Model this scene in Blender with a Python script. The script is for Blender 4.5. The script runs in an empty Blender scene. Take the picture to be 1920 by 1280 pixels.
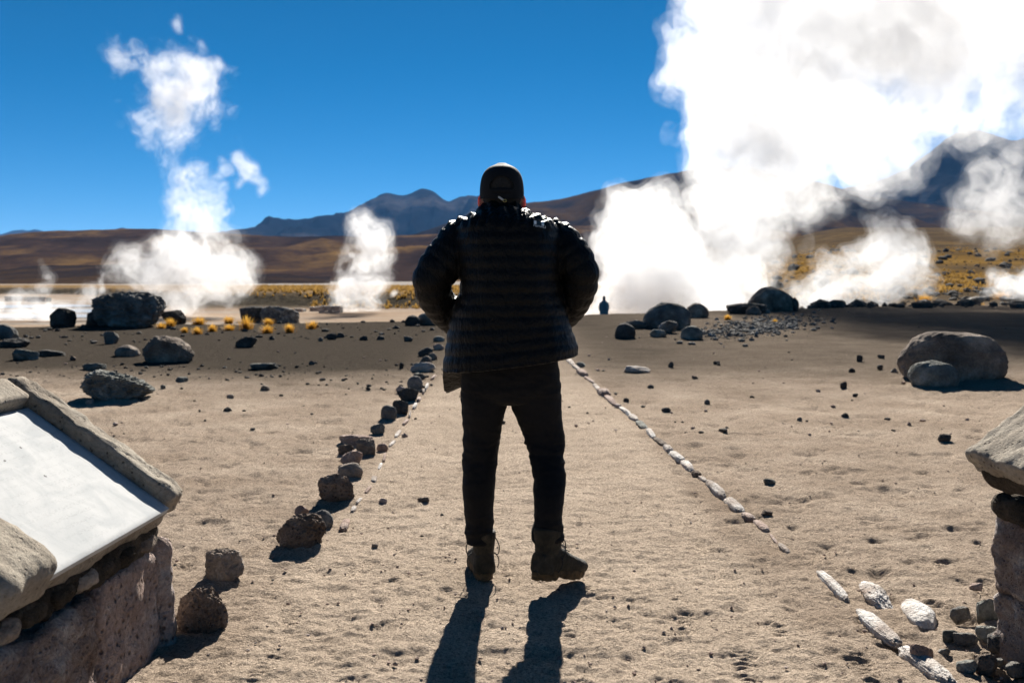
import bpy, bmesh, math, random
import numpy as np
from mathutils import Vector, Matrix

rnd = random.Random(7)
R = math.radians
scene = bpy.context.scene
C = scene.collection

# ------------------------------------------------------------------ camera
F, CAMZ, PITCH = 1867.0, 1.31, R(3.68)          # focal length in photo pixels (1920 wide), eye height, tilt down
cam_d = bpy.data.cameras.new('camera')
cam = bpy.data.objects.new('camera', cam_d)
C.objects.link(cam)
cam_d.sensor_width = 36.0
cam_d.lens = 36.0 * F / 1920.0
cam_d.clip_start, cam_d.clip_end = 0.05, 60000.0
cam.location = (0, 0, CAMZ)
cam.rotation_euler = (R(90) - PITCH, 0, 0)
cam_d.dof.use_dof = True
cam_d.dof.focus_distance = 4.25
cam_d.dof.aperture_fstop = 4.5
scene.camera = cam

# ------------------------------------------------------------------ light
SUN_EL, SUN_AZ = R(29.5), R(3.6)                  # azimuth measured from +Y towards +X
world = bpy.data.worlds.new('World')
scene.world = world
world.use_nodes = True
wn, wl = world.node_tree.nodes, world.node_tree.links
wn.clear()
sky = wn.new('ShaderNodeTexSky')
sky.sky_type = 'NISHITA'
sky.sun_disc = False
sky.sun_elevation = SUN_EL
sky.sun_rotation = SUN_AZ
sky.altitude = 4300
sky.air_density = 0.72
sky.dust_density = 0.15
sky.ozone_density = 3.0
hs = wn.new('ShaderNodeHueSaturation')
hs.inputs['Saturation'].default_value = 1.36
hs.inputs['Value'].default_value = 0.6
hs.inputs['Hue'].default_value = 0.49
bg = wn.new('ShaderNodeBackground')
bg.inputs['Strength'].default_value = 0.05
wo = wn.new('ShaderNodeOutputWorld')
wl.new(sky.outputs[0], hs.inputs['Color'])
wl.new(hs.outputs[0], bg.inputs['Color'])
wl.new(bg.outputs[0], wo.inputs['Surface'])

sd = bpy.data.lights.new('sun', 'SUN')
sd.energy = 5.0
sd.angle = R(0.5)
sd.color = (1.0, 0.95, 0.87)
sun = bpy.data.objects.new('sun', sd)
C.objects.link(sun)
sdir = Vector((math.sin(SUN_AZ) * math.cos(SUN_EL), math.cos(SUN_AZ) * math.cos(SUN_EL), math.sin(SUN_EL)))
sun.rotation_euler = sdir.to_track_quat('Z', 'Y').to_euler()

vs = scene.view_settings
vs.view_transform, vs.look, vs.gamma, vs.exposure = 'Standard', 'None', 1.0, 1.42
vs.use_curve_mapping = False
cy = scene.cycles
HAZE = 1.9e-5
cy.volume_bounces = 14
cy.max_bounces = 16
cy.transparent_max_bounces = 48
cy.diffuse_bounces = 3
cy.sample_clamp_indirect = 8.0
cy.use_denoising = True
cy.volume_step_rate = 0.6
cy.volume_max_steps = 128

# ------------------------------------------------------------------ helpers: photo pixel -> place
CP, SP = math.cos(PITCH), math.sin(PITCH)

def ray(px, py):
    u, v = (px - 960) / F, (640 - py) / F
    return np.array((u, CP + v * SP, -SP + v * CP))

def G(px, py, z=0.0):
    """the point at height z seen at photo pixel (px, py)"""
    r = ray(px, py)
    t = (z - CAMZ) / r[2]
    return np.array((r[0] * t, r[1] * t, z))

def AT(px, py, d):
    """the point at distance d (along +Y) seen at photo pixel (px, py)"""
    r = ray(px, py)
    t = d / r[1]
    return np.array((r[0] * t, d, CAMZ + r[2] * t))

# ------------------------------------------------------------------ helpers: noise
_pr = np.random.RandomState(5)
_PERM = np.concatenate([_pr.permutation(256)] * 3).astype(np.int64)
_GR = _pr.normal(size=(256, 3))
_GR /= np.linalg.norm(_GR, axis=1)[:, None]

def perlin(p, seed=0):
    p = np.asarray(p, dtype=np.float64) + seed * 17.31
    i = np.floor(p).astype(np.int64)
    f = p - i
    w = f * f * f * (f * (f * 6 - 15) + 10)
    i &= 255
    out = 0.0
    for dx in (0, 1):
        wx = w[..., 0] if dx else 1 - w[..., 0]
        for dy in (0, 1):
            wy = w[..., 1] if dy else 1 - w[..., 1]
            for dz in (0, 1):
                wz = w[..., 2] if dz else 1 - w[..., 2]
                h = _PERM[_PERM[_PERM[(i[..., 0] + dx) & 255] + ((i[..., 1] + dy) & 255)] + ((i[..., 2] + dz) & 255)]
                g = _GR[h]
                out = out + wx * wy * wz * (g[..., 0] * (f[..., 0] - dx) + g[..., 1] * (f[..., 1] - dy) + g[..., 2] * (f[..., 2] - dz))
    return out * 1.5

def fbm(p, oct=4, seed=0, gain=0.5, lac=2.03, ridge=False):
    p = np.asarray(p, dtype=np.float64)
    a, s, tot = 1.0, 0.0, 0.0
    for o in range(oct):
        n = perlin(p, seed + o)
        if ridge:
            n = 1 - 2 * np.abs(n)
        s = s + a * n
        tot += a
        a *= gain
        p = p * lac
    return s / tot

def fbm2(x, y, sc, oct=4, seed=0, **k):
    return fbm(np.stack([x / sc, y / sc, np.full_like(x, 0.37)], -1), oct, seed, **k)

def sstep(a, b, x):
    t = np.clip((x - a) / (b - a), 0, 1)
    return t * t * (3 - 2 * t)

# ------------------------------------------------------------------ helpers: objects
def tag(o, label=None, cat=None, group=None, kind=None):
    if label: o['label'] = label
    if cat: o['category'] = cat
    if group: o['group'] = group
    if kind: o['kind'] = kind
    return o

def mesh_from(name, verts, faces, smooth=True):
    me = bpy.data.meshes.new(name)
    verts = np.asarray(verts, dtype=np.float32)
    if isinstance(faces, np.ndarray):
        n, k = faces.shape
        me.vertices.add(len(verts))
        me.vertices.foreach_set('co', verts.ravel())
        me.loops.add(n * k)
        me.loops.foreach_set('vertex_index', faces.astype(np.int32).ravel())
        me.polygons.add(n)
        me.polygons.foreach_set('loop_start', np.arange(0, n * k, k, dtype=np.int32))
        me.update(calc_edges=True)
    else:
        me.from_pydata([tuple(v) for v in verts], [], faces)
    me.validate()
    me.polygons.foreach_set('use_smooth', np.full(len(me.polygons), smooth))
    return me

def obj(name, me, mat=None, parent=None, loc=None):
    o = bpy.data.objects.new(name, me)
    C.objects.link(o)
    if mat is not None and me is not None and not me.materials:
        me.materials.append(mat)
    if parent is not None: o.parent = parent
    if loc is not None: o.location = tuple(float(c) for c in loc)
    return o

def empty(name, loc):
    o = bpy.data.objects.new(name, None)
    o.empty_display_size = 0.1
    o.location = tuple(float(c) for c in loc)
    C.objects.link(o)
    return o

def grid_faces(nr, nc, wrap=False):
    i = np.arange(nr - 1)[:, None]
    j = np.arange(nc if wrap else nc - 1)[None, :]
    j2 = (j + 1) % nc
    a = i * nc + j; b = i * nc + j2; c = (i + 1) * nc + j2; d = (i + 1) * nc + j
    return np.stack([a, b, c, d], -1).reshape(-1, 4)

def sharp_normals(me, angle):
    me.set_sharp_from_angle(angle=R(angle))

# ------------------------------------------------------------------ helpers: materials
class NT:
    def __init__(self, name):
        self.m = bpy.data.materials.new(name)
        self.m.use_nodes = True
        self.t = self.m.node_tree
        self.t.nodes.clear()
        self.out = self.t.nodes.new('ShaderNodeOutputMaterial')
    def n(self, kind, **kw):
        nd = self.t.nodes.new('ShaderNode' + kind)
        for k, v in kw.items():
            if k in nd.inputs:
                self.set(nd.inputs[k], v)
            else:
                setattr(nd, k, v)
        return nd
    def set(self, sock, v):
        if isinstance(v, bpy.types.NodeSocket):
            self.t.links.new(v, sock)
        elif isinstance(v, (tuple, list)) and len(v) == 3 and sock.type == 'RGBA':
            sock.default_value = (*v, 1)
        else:
            sock.default_value = v
    def noise(self, vec, scale, detail=4, rough=0.55, dist=0.0):
        nd = self.n('TexNoise', Scale=scale, Detail=detail, Roughness=rough, Distortion=dist)
        if vec is not None: self.set(nd.inputs['Vector'], vec)
        return nd.outputs['Fac']
    def ramp(self, fac, stops, interp='LINEAR'):
        nd = self.n('ValToRGB')
        nd.color_ramp.interpolation = interp
        e = nd.color_ramp.elements
        while len(e) < len(stops): e.new(0.5)
        for s, (p, c) in zip(e, stops):
            s.position = p
            s.color = (*c, 1) if len(c) == 3 else c
        self.set(nd.inputs[0], fac)
        return nd.outputs[0]
    def mix(self, fac, a, b, mode='MIX'):
        nd = self.n('Mix', data_type='RGBA', blend_type=mode)
        self.set(nd.inputs[0], fac); self.set(nd.inputs[6], a); self.set(nd.inputs[7], b)
        return nd.outputs[2]
    def math(self, op, a, b=0.0, c=0.0, clamp=False):
        nd = self.n('Math', operation=op, use_clamp=clamp)
        for s, v in zip(nd.inputs, (a, b, c)): self.set(s, v)
        return nd.outputs[0]
    def coord(self, which='Object'):
        return self.n('TexCoord').outputs[which]
    def attr(self, name):
        return self.n('Attribute', attribute_name=name)
    def bump(self, h, strength=0.5, dist=0.01, normal=None):
        nd = self.n('Bump', Strength=strength, Distance=dist, Height=h)
        if normal is not None: self.set(nd.inputs['Normal'], normal)
        return nd.outputs[0]
    def bsdf(self, color, rough=0.9, normal=None, spec=0.3, **kw):
        b = self.n('BsdfPrincipled', Roughness=rough)
        self.set(b.inputs['Base Color'], color)
        self.set(b.inputs['Specular IOR Level'], spec)
        if normal is not None: self.set(b.inputs['Normal'], normal)
        for k, v in kw.items(): self.set(b.inputs[k.replace('_', ' ')], v)
        self.t.links.new(b.outputs[0], self.out.inputs['Surface'])
        return self.m

def rock_mat(name, c1, c2, c3, scale=6.0, bump=0.02, pits=0.0):
    t = NT(name)
    co = t.coord('Object')
    inf = t.n('ObjectInfo')
    off = t.n('VectorMath', operation='ADD')
    t.set(off.inputs[0], co)
    sc = t.n('VectorMath', operation='SCALE'); t.set(sc.inputs[0], (3.1, 7.7, 5.3)); t.set(sc.inputs['Scale'], inf.outputs['Random'])
    t.set(off.inputs[1], sc.outputs[0])
    v = off.outputs[0]
    big = t.noise(v, scale * 0.5, 5, 0.6)
    fine = t.noise(v, scale * 9, 4, 0.7)
    col = t.ramp(big, [(0.3, c1), (0.52, c2), (0.72, c3)])
    col = t.mix(0.55, col, t.ramp(fine, [(0.32, (0.25, 0.25, 0.25)), (0.5, (0.5, 0.5, 0.5)), (0.7, (0.8, 0.8, 0.8))]), 'OVERLAY')
    mid = t.noise(v, scale * 2.6, 5, 0.65, 0.5)
    h = t.math('ADD', t.math('MULTIPLY', mid, 1.6), t.math('MULTIPLY', fine, 0.45))
    if pits:
        vo = t.n('TexVoronoi', Scale=scale * 4.5); t.set(vo.inputs['Vector'], v)
        pit = t.ramp(vo.outputs['Distance'], [(0.08, (0, 0, 0)), (0.3, (1, 1, 1))])
        col = t.mix(t.math('MULTIPLY', t.math('SUBTRACT', 1.0, pit), pits), col, tuple(0.45 * x for x in c1))
        h = t.math('ADD', h, t.math('MULTIPLY', pit, pits))
    return t.bsdf(col, 0.95, t.bump(h, 1.0, bump * 1.6), spec=0.08)

M = {}
M['rock_dark'] = rock_mat('dark_andesite', (0.04, 0.037, 0.034), (0.088, 0.081, 0.073), (0.19, 0.175, 0.155), 5, 0.03)
M['rock_grey'] = rock_mat('grey_andesite', (0.075, 0.073, 0.068), (0.17, 0.16, 0.145), (0.33, 0.31, 0.28), 6, 0.02)
M['rock_brown'] = rock_mat('brown_rock', (0.085, 0.065, 0.052), (0.2, 0.16, 0.128), (0.42, 0.35, 0.285), 6, 0.02)
M['rock_red'] = rock_mat('reddish_scoria', (0.11, 0.08, 0.062), (0.26, 0.20, 0.158), (0.46, 0.38, 0.315), 9, 0.03, 0.55)
M['rock_pink'] = rock_mat('pink_ignimbrite', (0.22, 0.15, 0.12), (0.36, 0.27, 0.225), (0.5, 0.42, 0.37), 9, 0.012, 0.3)
M['rock_pale'] = rock_mat('pale_sinter', (0.30, 0.24, 0.2), (0.46, 0.4, 0.35), (0.68, 0.64, 0.6), 12, 0.012, 0.25)
M['rock_white'] = rock_mat('white_sinter', (0.36, 0.28, 0.23), (0.6, 0.55, 0.5), (0.78, 0.76, 0.73), 12, 0.012, 0.25)
M['rock_green'] = rock_mat('greenish_grey_rock', (0.075, 0.075, 0.067), (0.17, 0.17, 0.15), (0.34, 0.335, 0.3), 8, 0.012)

# ------------------------------------------------------------------ terrain
LEDGE_U = np.array([-0.9, -0.51, -0.25, -0.07, 0.10, 0.28, 0.40, 0.9])
LEDGE_D = np.array([25.0, 26.8, 29.0, 31.0, 37.5, 43.0, 48.0, 55.0])

def ledge(u):
    return np.interp(u, LEDGE_U, LEDGE_D)

def terrain(x, y):
    """height of the ground, metres"""
    d = np.maximum(y, 0.5)
    u = x / d
    L = ledge(u) + 1.2 * fbm2(x, y * 0, 5.0, 3, 3)
    right = sstep(0.13, 0.34, u)
    near = 0.05 * fbm2(x, y, 6.0, 3, 1) * sstep(4, 12, d) - 0.05 * sstep(10, 40, d)
    basin = -2.0 + 0.05 * fbm2(x, y, 14.0, 3, 9) + 0.44 * np.exp(-((x - 5.6) ** 2 + (y - 60) ** 2) / 50)
    zr = np.interp(d, [0, 45, 60, 90, 130, 200, 320, 500, 900, 1500], [-0.1, -0.1, -0.5, 0.2, 1.4, 4.6, 10.5, 20.0, 46.0, 66.0])
    zr = zr + (0.25 * fbm2(x, y, 9.0, 4, 11) + 1.6 * fbm2(x, y, 70.0, 3, 12) * sstep(90, 300, d)) * sstep(45, 75, d)
    bank0 = 106 + 3 * fbm2(x, y * 0, 12.0, 3, 21) + 90 * sstep(-0.32, -0.46, u)
    bank = sstep(bank0, bank0 + 11, d)
    lumps = 0.35 * fbm2(x, y, 4.0, 3, 22) * bank * (1 - sstep(130, 180, d))
    zc = basin + (1.55 - 0.5 * sstep(120, 300, d)) * bank + lumps - 2.2 * sstep(290, 420, d)
    far = zc * (1 - right) + zr * right
    k = sstep(L, L + 4.5, d)
    return near * (1 - k) + far * k

def ground_z(x, y):
    return float(terrain(np.array([float(x)]), np.array([float(y)]))[0])

# near ground: finest where the visitor stands
def footprint(h, X, Y, cx, cy_, ang, L=0.30, W=0.105, depth=0.006, tread=0.022, seed=0):
    r = 0.24
    rows = np.where((Y[:, 0] > cy_ - r) & (Y[:, 0] < cy_ + r))[0]
    if len(rows) < 3: return
    r0, r1 = rows[0], rows[-1] + 1
    c_ok = np.where((X[r0:r1].min(0) < cx + r) & (X[r0:r1].max(0) > cx - r))[0]
    if len(c_ok) < 3: return
    c0, c1 = c_ok[0], c_ok[-1] + 1
    x, y = X[r0:r1, c0:c1] - cx, Y[r0:r1, c0:c1] - cy_
    a, b = x * math.cos(ang) + y * math.sin(ang), -x * math.sin(ang) + y * math.cos(ang)
    w = W * (0.43 + 0.09 * np.sin(a / L * 5.2 + 0.6))
    e = np.maximum(np.abs(a) / (L / 2), 0) ** 4 + (np.abs(b) / w) ** 4
    ins = 1 - sstep(0.55, 1.1, e)
    rim = np.exp(-((e - 1.5) / 0.7) ** 2) * 0.35
    wav = np.sin(2 * math.pi * (a + 0.25 * np.abs(b)) / tread + seed) * np.cos(math.pi * b / (w * 2.2))
    h[r0:r1, c0:c1] += -depth * ins * (0.75 + 0.1 * seed % 0.3) + depth * rim + depth * 0.7 * ins * wav

NR, NC = 580, 550
inv = np.linspace(1 / 2.5, 1 / 60.0, NR)
yy = 1 / inv
Y = np.repeat(yy[:, None], NC, 1)
s = np.linspace(-1, 1, NC)
X = s[None, :] * (0.62 * Y + 0.6)
H = terrain(X, Y)
fade = 1 - sstep(10, 26, Y)
H += fade * (0.012 * fbm2(X, Y, 0.34, 3, 31) + 0.016 * fbm2(X, Y, 0.13, 3, 32) + 0.010 * fbm2(X, Y, 0.065, 2, 37) + 0.008 * fbm2(X, Y, 0.035, 2, 36) * (1 - sstep(4, 9, Y)))
dents = fbm2(X * 1.0, Y * 1.0, 0.22, 2, 33)
offpath = sstep(0.9, 1.5, np.abs(X + 0.1))
H -= fade * (0.3 + 0.7 * offpath) * 0.024 * sstep(0.14, 0.5, dents)
frng = np.random.RandomState(3)
prints = []
for i in range(560):
    fy = 1 / frng.uniform(1 / 2.6, 1 / 14.0)
    fx = frng.normal(0.15, 0.75) if frng.rand() < 0.8 else frng.uniform(-0.5, 0.5) * fy
    if any((fx - a) ** 2 + (fy - b) ** 2 < 0.3 ** 2 for a, b in prints): continue
    prints.append((fx, fy))
    footprint(H, X, Y, fx, fy, math.pi / 2 + frng.normal(0, 0.45), depth=frng.uniform(0.004, 0.0075), tread=frng.uniform(0.025, 0.034), seed=frng.uniform(0, 6))
me = mesh_from('ground', np.stack([X, Y, H], -1).reshape(-1, 3), grid_faces(NR, NC))
soil = np.clip(sstep(9.5, 16, Y + 2.2 * fbm2(X, Y, 3.0, 3, 41)) * (1.0 - 0.28 * sstep(0.0, 0.25, X / Y)) + 0.25 * sstep(0, 1, fbm2(X, Y, 1.2, 4, 42)) * sstep(7, 12, Y), 0, 1)
soil *= 1 - 0.8 * np.exp(-((X - 0.1) / 1.1) ** 2)
pth = sstep(-1.02, -0.9, X + 0.05 * perlin(np.stack([X, Y * 2, Y * 0], -1))) * (1 - sstep(1.0, 1.15, X - 0.0)) * (1 - sstep(14, 18, Y))
at = me.attributes.new('path', 'FLOAT', 'POINT')
at.data.foreach_set('value', pth.astype(np.float32).ravel())
at = me.attributes.new('gravel', 'FLOAT', 'POINT')
at.data.foreach_set('value', soil.astype(np.float32).ravel())

t = NT('dusty_volcanic_sand')
co = t.coord('Object')
g = t.attr('gravel').outputs['Fac']
n_big = t.noise(co, 1.3, 5, 0.6)
n_mid = t.noise(co, 22, 4, 0.65)
n_fin = t.noise(co, 260, 3, 0.75)
n_gr = t.noise(co, 85, 3, 0.7)
tan = t.ramp(n_big, [(0.3, (0.29, 0.225, 0.17)), (0.55, (0.39, 0.31, 0.24)), (0.75, (0.48, 0.39, 0.305))])
drk = t.ramp(n_mid, [(0.3, (0.036, 0.031, 0.026)), (0.7, (0.082, 0.069, 0.056))])
edge = t.math('SMOOTHSTEP' if False else 'MULTIPLY', g, 1.0)
tan = t.mix(t.math('MULTIPLY', t.attr('path').outputs['Fac'], 0.4), tan, (0.56, 0.455, 0.355))
gm = t.math('ADD', g, t.math('MULTIPLY', t.math('SUBTRACT', n_mid, 0.5), 0.5), clamp=True)
col = t.mix(gm, tan, drk)
col = t.mix(0.75, col, t.ramp(n_gr, [(0.33, (0.22,) * 3), (0.5, (0.5,) * 3), (0.67, (0.74,) * 3)]), 'OVERLAY')
col = t.mix(0.7, col, t.ramp(n_fin, [(0.34, (0.2, 0.2, 0.2)), (0.5, (0.5, 0.5, 0.5)), (0.66, (0.74, 0.74, 0.74))]), 'OVERLAY')
vo = t.n('TexVoronoi', Scale=95.0); t.set(vo.inputs['Vector'], co)
spk = t.ramp(vo.outputs['Distance'], [(0.10, (1, 1, 1)), (0.2, (0, 0, 0))])
spk = t.math('MULTIPLY', spk, t.ramp(t.n('SeparateColor', Color=vo.outputs['Color']).outputs[0], [(0.72, (0, 0, 0)), (0.75, (1, 1, 1))]))
col = t.mix(t.math('MULTIPLY', spk, 0.7), col, (0.09, 0.07, 0.06))
hh = t.math('ADD', t.math('ADD', t.math('MULTIPLY', n_mid, 0.9), t.math('MULTIPLY', n_gr, 0.75)), t.math('ADD', t.math('MULTIPLY', n_fin, 0.42), t.math('MULTIPLY', spk, 0.3)))
M['sand'] = t.bsdf(col, 1.0, t.bump(hh, 1.0, 0.022), spec=0.0)
tag(obj('ground', me, M['sand']), kind='structure')

# ground under and beyond: geyser basin, grass bench, plain, hillside
def fan(d0, d1, nr, nc, u0, u1):
    d = np.exp(np.linspace(math.log(d0), math.log(d1), nr))
    Yf = np.repeat(d[:, None], nc, 1)
    Xf = np.linspace(u0, u1, nc)[None, :] * Yf
    return Xf, Yf

Xf, Yf = fan(58.5, 1500, 190, 300, -0.95, 0.95)
Hf = terrain(Xf, Yf)
Hf[0] -= 0.01
uf = Xf / Yf
me = mesh_from('basin_ground', np.stack([Xf, Yf, Hf], -1).reshape(-1, 3), grid_faces(*Xf.shape))
rt = sstep(0.10, 0.26, uf)
bank0 = 106 + 90 * sstep(-0.32, -0.46, uf)
onb = sstep(bank0 + 6, bank0 + 16, Yf + 3 * fbm2(Xf, Yf, 9, 3, 51))
bankf = sstep(bank0 - 2, bank0 + 3, Yf) * (1 - onb)
plain = sstep(290, 360, Yf) * (1 - rt)
gold = onb * (1 - plain) * (1 - rt)
hillgold = rt * sstep(62, 100, Yf) * (0.12 + 0.88 * sstep(-0.2, 0.25, fbm2(Xf, Yf * 0.4, 32, 5, 52)))
gold = np.clip(gold + hillgold * (1 - 0.75 * sstep(220, 480, Yf)), 0, 1)
dark = np.clip(bankf * (1 - rt) + rt * (1 - sstep(60, 95, Yf)) * 0.6, 0, 1)
sinter = np.clip(plain * sstep(-0.25, 0.2, fbm2(Xf * 0.2, Yf, 90, 3, 53) + 0.1) + (1 - onb) * (1 - rt) * (1 - bankf) * (0.25 + 0.75 * sstep(-0.22, -0.4, uf)) * sstep(-0.1, 0.35, fbm2(Xf * 0.4, Yf, 9, 3, 54)), 0, 1)
for nm, arr in (('gold', gold), ('dark', dark), ('sinter', sinter), ('slope', rt * sstep(55, 75, Yf))):
    a = me.attributes.new(nm, 'FLOAT', 'POINT')
    a.data.foreach_set('value', arr.astype(np.float32).ravel())
t = NT('basin_soil')
co = t.coord('Object')
n1 = t.noise(co, 0.08, 6, 0.62); n2 = t.noise(co, 1.4, 4, 0.7)
base = t.ramp(n1, [(0.3, (0.24, 0.175, 0.125)), (0.7, (0.33, 0.255, 0.19))])
base = t.mix(t.attr('slope').outputs['Fac'], base, t.ramp(n1, [(0.3, (0.045, 0.034, 0.024)), (0.7, (0.10, 0.072, 0.045))]))
base = t.mix(t.attr('sinter').outputs['Fac'], base, t.ramp(n1, [(0.3, (0.22, 0.205, 0.185)), (0.7, (0.36, 0.34, 0.315))]))
base = t.mix(t.attr('dark').outputs['Fac'], base, t.ramp(n2, [(0.35, (0.03, 0.027, 0.022)), (0.7, (0.085, 0.07, 0.05))]))
base = t.mix(t.math('MULTIPLY', t.attr('gold').outputs['Fac'], t.ramp(n2, [(0.3, (0.35,) * 3), (0.6, (1,) * 3)])), base,
             t.ramp(n1, [(0.3, (0.10, 0.056, 0.018)), (0.55, (0.20, 0.118, 0.034)), (0.75, (0.27, 0.165, 0.052))]))
M['basin'] = t.bsdf(base, 1.0, t.bump(n2, 0.8, 0.3), spec=0.0)
tag(obj('basin_ground', me, M['basin']), kind='structure')

# one broad sheet under everything, to the horizon
bm = bmesh.new()
for v in ((-30000, -400, -12), (30000, -400, -12), (30000, 40000, -12), (-30000, 40000, -12)): bm.verts.new(v)
bm.faces.new(bm.verts)
me = bpy.data.meshes.new('plain'); bm.to_mesh(me); bm.free()
t = NT('plain_soil'); co = t.coord('Object')
tag(obj('plain', me, t.bsdf(t.ramp(t.noise(co, 0.004, 6), [(0.3, (0.16, 0.11, 0.075)), (0.7, (0.25, 0.18, 0.13))]), 1.0, spec=0.0)), kind='structure')
# ground behind and beside the camera
me = mesh_from('ground_apron', [(-60, -60, -0.03), (60, -60, -0.03), (60, 2.56, -0.03), (-60, 2.56, -0.03)], [(0, 1, 2, 3)])
a = me.attributes.new('gravel', 'FLOAT', 'POINT')
tag(obj('ground', me, M['sand']), kind='structure')
for sgn in (-1, 1):
    d = np.array([2.55, 5, 12, 25, 45, 58.6])
    inner, outer = sgn * (0.615 * d + 0.585), sgn * (2.2 * d + 6)
    vv = np.concatenate([np.stack([inner, d, terrain(inner, d) - 0.05], -1), np.stack([outer, d, np.full(6, -0.2)], -1)])
    fs = [(i, i + 1, i + 7, i + 6) if sgn < 0 else (i + 6, i + 7, i + 1, i) for i in range(5)]
    me = mesh_from('ground_side', vv, fs)
    me.attributes.new('gravel', 'FLOAT', 'POINT')
    tag(obj('ground', me, M['sand']), kind='structure')

# ------------------------------------------------------------------ hills and mountains
def hill(name, prof, Dr, Df, Db, mat, amp, scale, seed, z0=-5.0, shape=1.3, nu=300, nd=100, gully=0.5, ext=None, snow=None):
    """a ridge whose skyline follows prof [(px, py)], crest at Dr, foot at Df in front and Db behind"""
    px = np.array([p[0] for p in prof], float); py = np.array([p[1] for p in prof], float)
    us = np.linspace((px[0] - 960) / F, (px[-1] - 960) / F, nu)
    crest = np.interp(us * F + 960, px, py)
    k = np.ones(5) / 5
    crest = np.convolve(np.pad(crest, 2, mode='edge'), k, 'valid')
    Hc = CAMZ + Dr * np.tan(np.arctan((640 - crest) / F) - PITCH)
    dd = np.concatenate([np.linspace(Df, Dr, nd), np.linspace(Dr, Db, nd // 3)[1:]])
    Yh = np.repeat(dd[:, None], nu, 1)
    Xh = us[None, :] * Yh
    tt = np.where(Yh <= Dr, (Yh - Df) / (Dr - Df), (Db - Yh) / (Db - Dr))
    base = z0 + (Hc[None, :] - z0) * np.clip(tt, 0, 1) ** shape
    wv = fbm(np.stack([Xh / scale, Yh / scale * 0.45, np.zeros_like(Xh)], -1), 6, seed, ridge=True) - 0.2
    w2 = fbm(np.stack([Xh / scale * 2.2 + 0.4 * wv, Yh / scale * 0.35, np.zeros_like(Xh)], -1), 4, seed + 9, ridge=True) - 0.2
    env = np.clip(np.sin(np.clip(tt, 0, 1) * math.pi * 0.93), 0, 1) + 0.05
    Zh = base + amp * env * (wv + gully * w2) - amp * 0.1 * env
    fall = np.minimum(1, np.minimum(np.arange(nu), np.arange(nu)[::-1]) / 6.0)
    me = mesh_from(name, np.stack([Xh, Yh, Zh], -1).reshape(-1, 3), grid_faces(*Xh.shape))
    return tag(obj(name, me, mat), kind='structure')

def slope_mat(name, cols, sc, streak=None):
    t = NT(name); co = t.coord('Object')
    mp = t.n('Mapping'); t.set(mp.inputs['Vector'], co); mp.inputs['Scale'].default_value = (1, 0.35, 3.0)
    n1 = t.noise(mp.outputs[0], sc, 7, 0.62, 0.4); n2 = t.noise(co, sc * 14, 4, 0.7)
    c = t.ramp(n1, [(0.32, cols[0]), (0.5, cols[1]), (0.66, cols[2])])
    c = t.mix(0.5, c, t.ramp(n2, [(0.3, (0.3,) * 3), (0.7, (0.7,) * 3)]), 'OVERLAY')
    return t.bsdf(c, 0.95, t.bump(n2, 0.35, 2.0), spec=0.0)

M['hill_brown'] = slope_mat('brown_slope', [(0.016, 0.011, 0.011), (0.042, 0.026, 0.019), (0.15, 0.088, 0.034)], 0.0045)
M['hill_dark'] = slope_mat('dark_slope', [(0.012, 0.010, 0.011), (0.024, 0.018, 0.017), (0.065, 0.038, 0.018)], 0.004)
M['mountain'] = slope_mat('mountain_rock', [(0.006, 0.007, 0.010), (0.011, 0.012, 0.015), (0.055, 0.048, 0.046)], 0.0012)

hill('hill', [(-500, 470), (-200, 452), (0, 444), (60, 438), (160, 433), (250, 431), (340, 433), (440, 440), (560, 446), (700, 446), (840, 440), (960, 430), (1120, 425), (1500, 430)],
     2300, 1000, 3400, M['hill_brown'], 22, 260, 60, z0=-6, shape=1.15)
hill('hill', [(700, 470), (820, 430), (900, 402), (985, 386), (1060, 378), (1160, 349), (1230, 334), (1300, 320), (1400, 318), (1520, 345), (1640, 372), (1800, 398), (2100, 425), (2400, 460)],
     3600, 1450, 5200, M['hill_dark'], 60, 480, 61, z0=-8, shape=1.25)
hill('hill', [(-500, 520), (-250, 512), (0, 508), (90, 499), (230, 497), (360, 505), (480, 516), (620, 524)],
     1150, 640, 1500, M['hill_dark'], 7, 120, 62, z0=-5, shape=1.1, nu=260, nd=90)
hill('mountain', [(380, 445), (470, 427), (520, 418), (560, 415), (600, 406), (650, 404), (690, 385), (725, 368), (742, 372), (760, 376), (780, 364), (796, 357), (815, 363), (840, 382), (855, 377), (872, 374), (890, 379), (920, 372), (960, 380), (1040, 395), (1150, 420)],
     9000, 5200, 11500, M['mountain'], 215, 1000, 63, z0=0, shape=1.15, nu=320, nd=95)
hill('mountain', [(1380, 400), (1480, 385), (1560, 366), (1640, 340), (1700, 318), (1740, 285), (1770, 262), (1800, 248), (1832, 251), (1860, 263), (1890, 272), (1930, 262), (1990, 240), (2060, 270), (2200, 330), (2400, 400)],
     6000, 3900, 8200, M['mountain'], 160, 750, 64, z0=20, shape=1.2, nu=320, nd=95)
hill('mountain', [(-40, 446), (10, 440), (30, 433), (46, 432), (58, 434), (70, 431), (90, 436), (130, 441), (200, 437), (222, 429), (233, 426), (246, 430), (262, 434), (278, 431), (300, 436), (350, 442)],
     14500, 12000, 16500, M['mountain'], 60, 900, 65, z0=0, shape=1.1, nu=300, nd=60)

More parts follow.
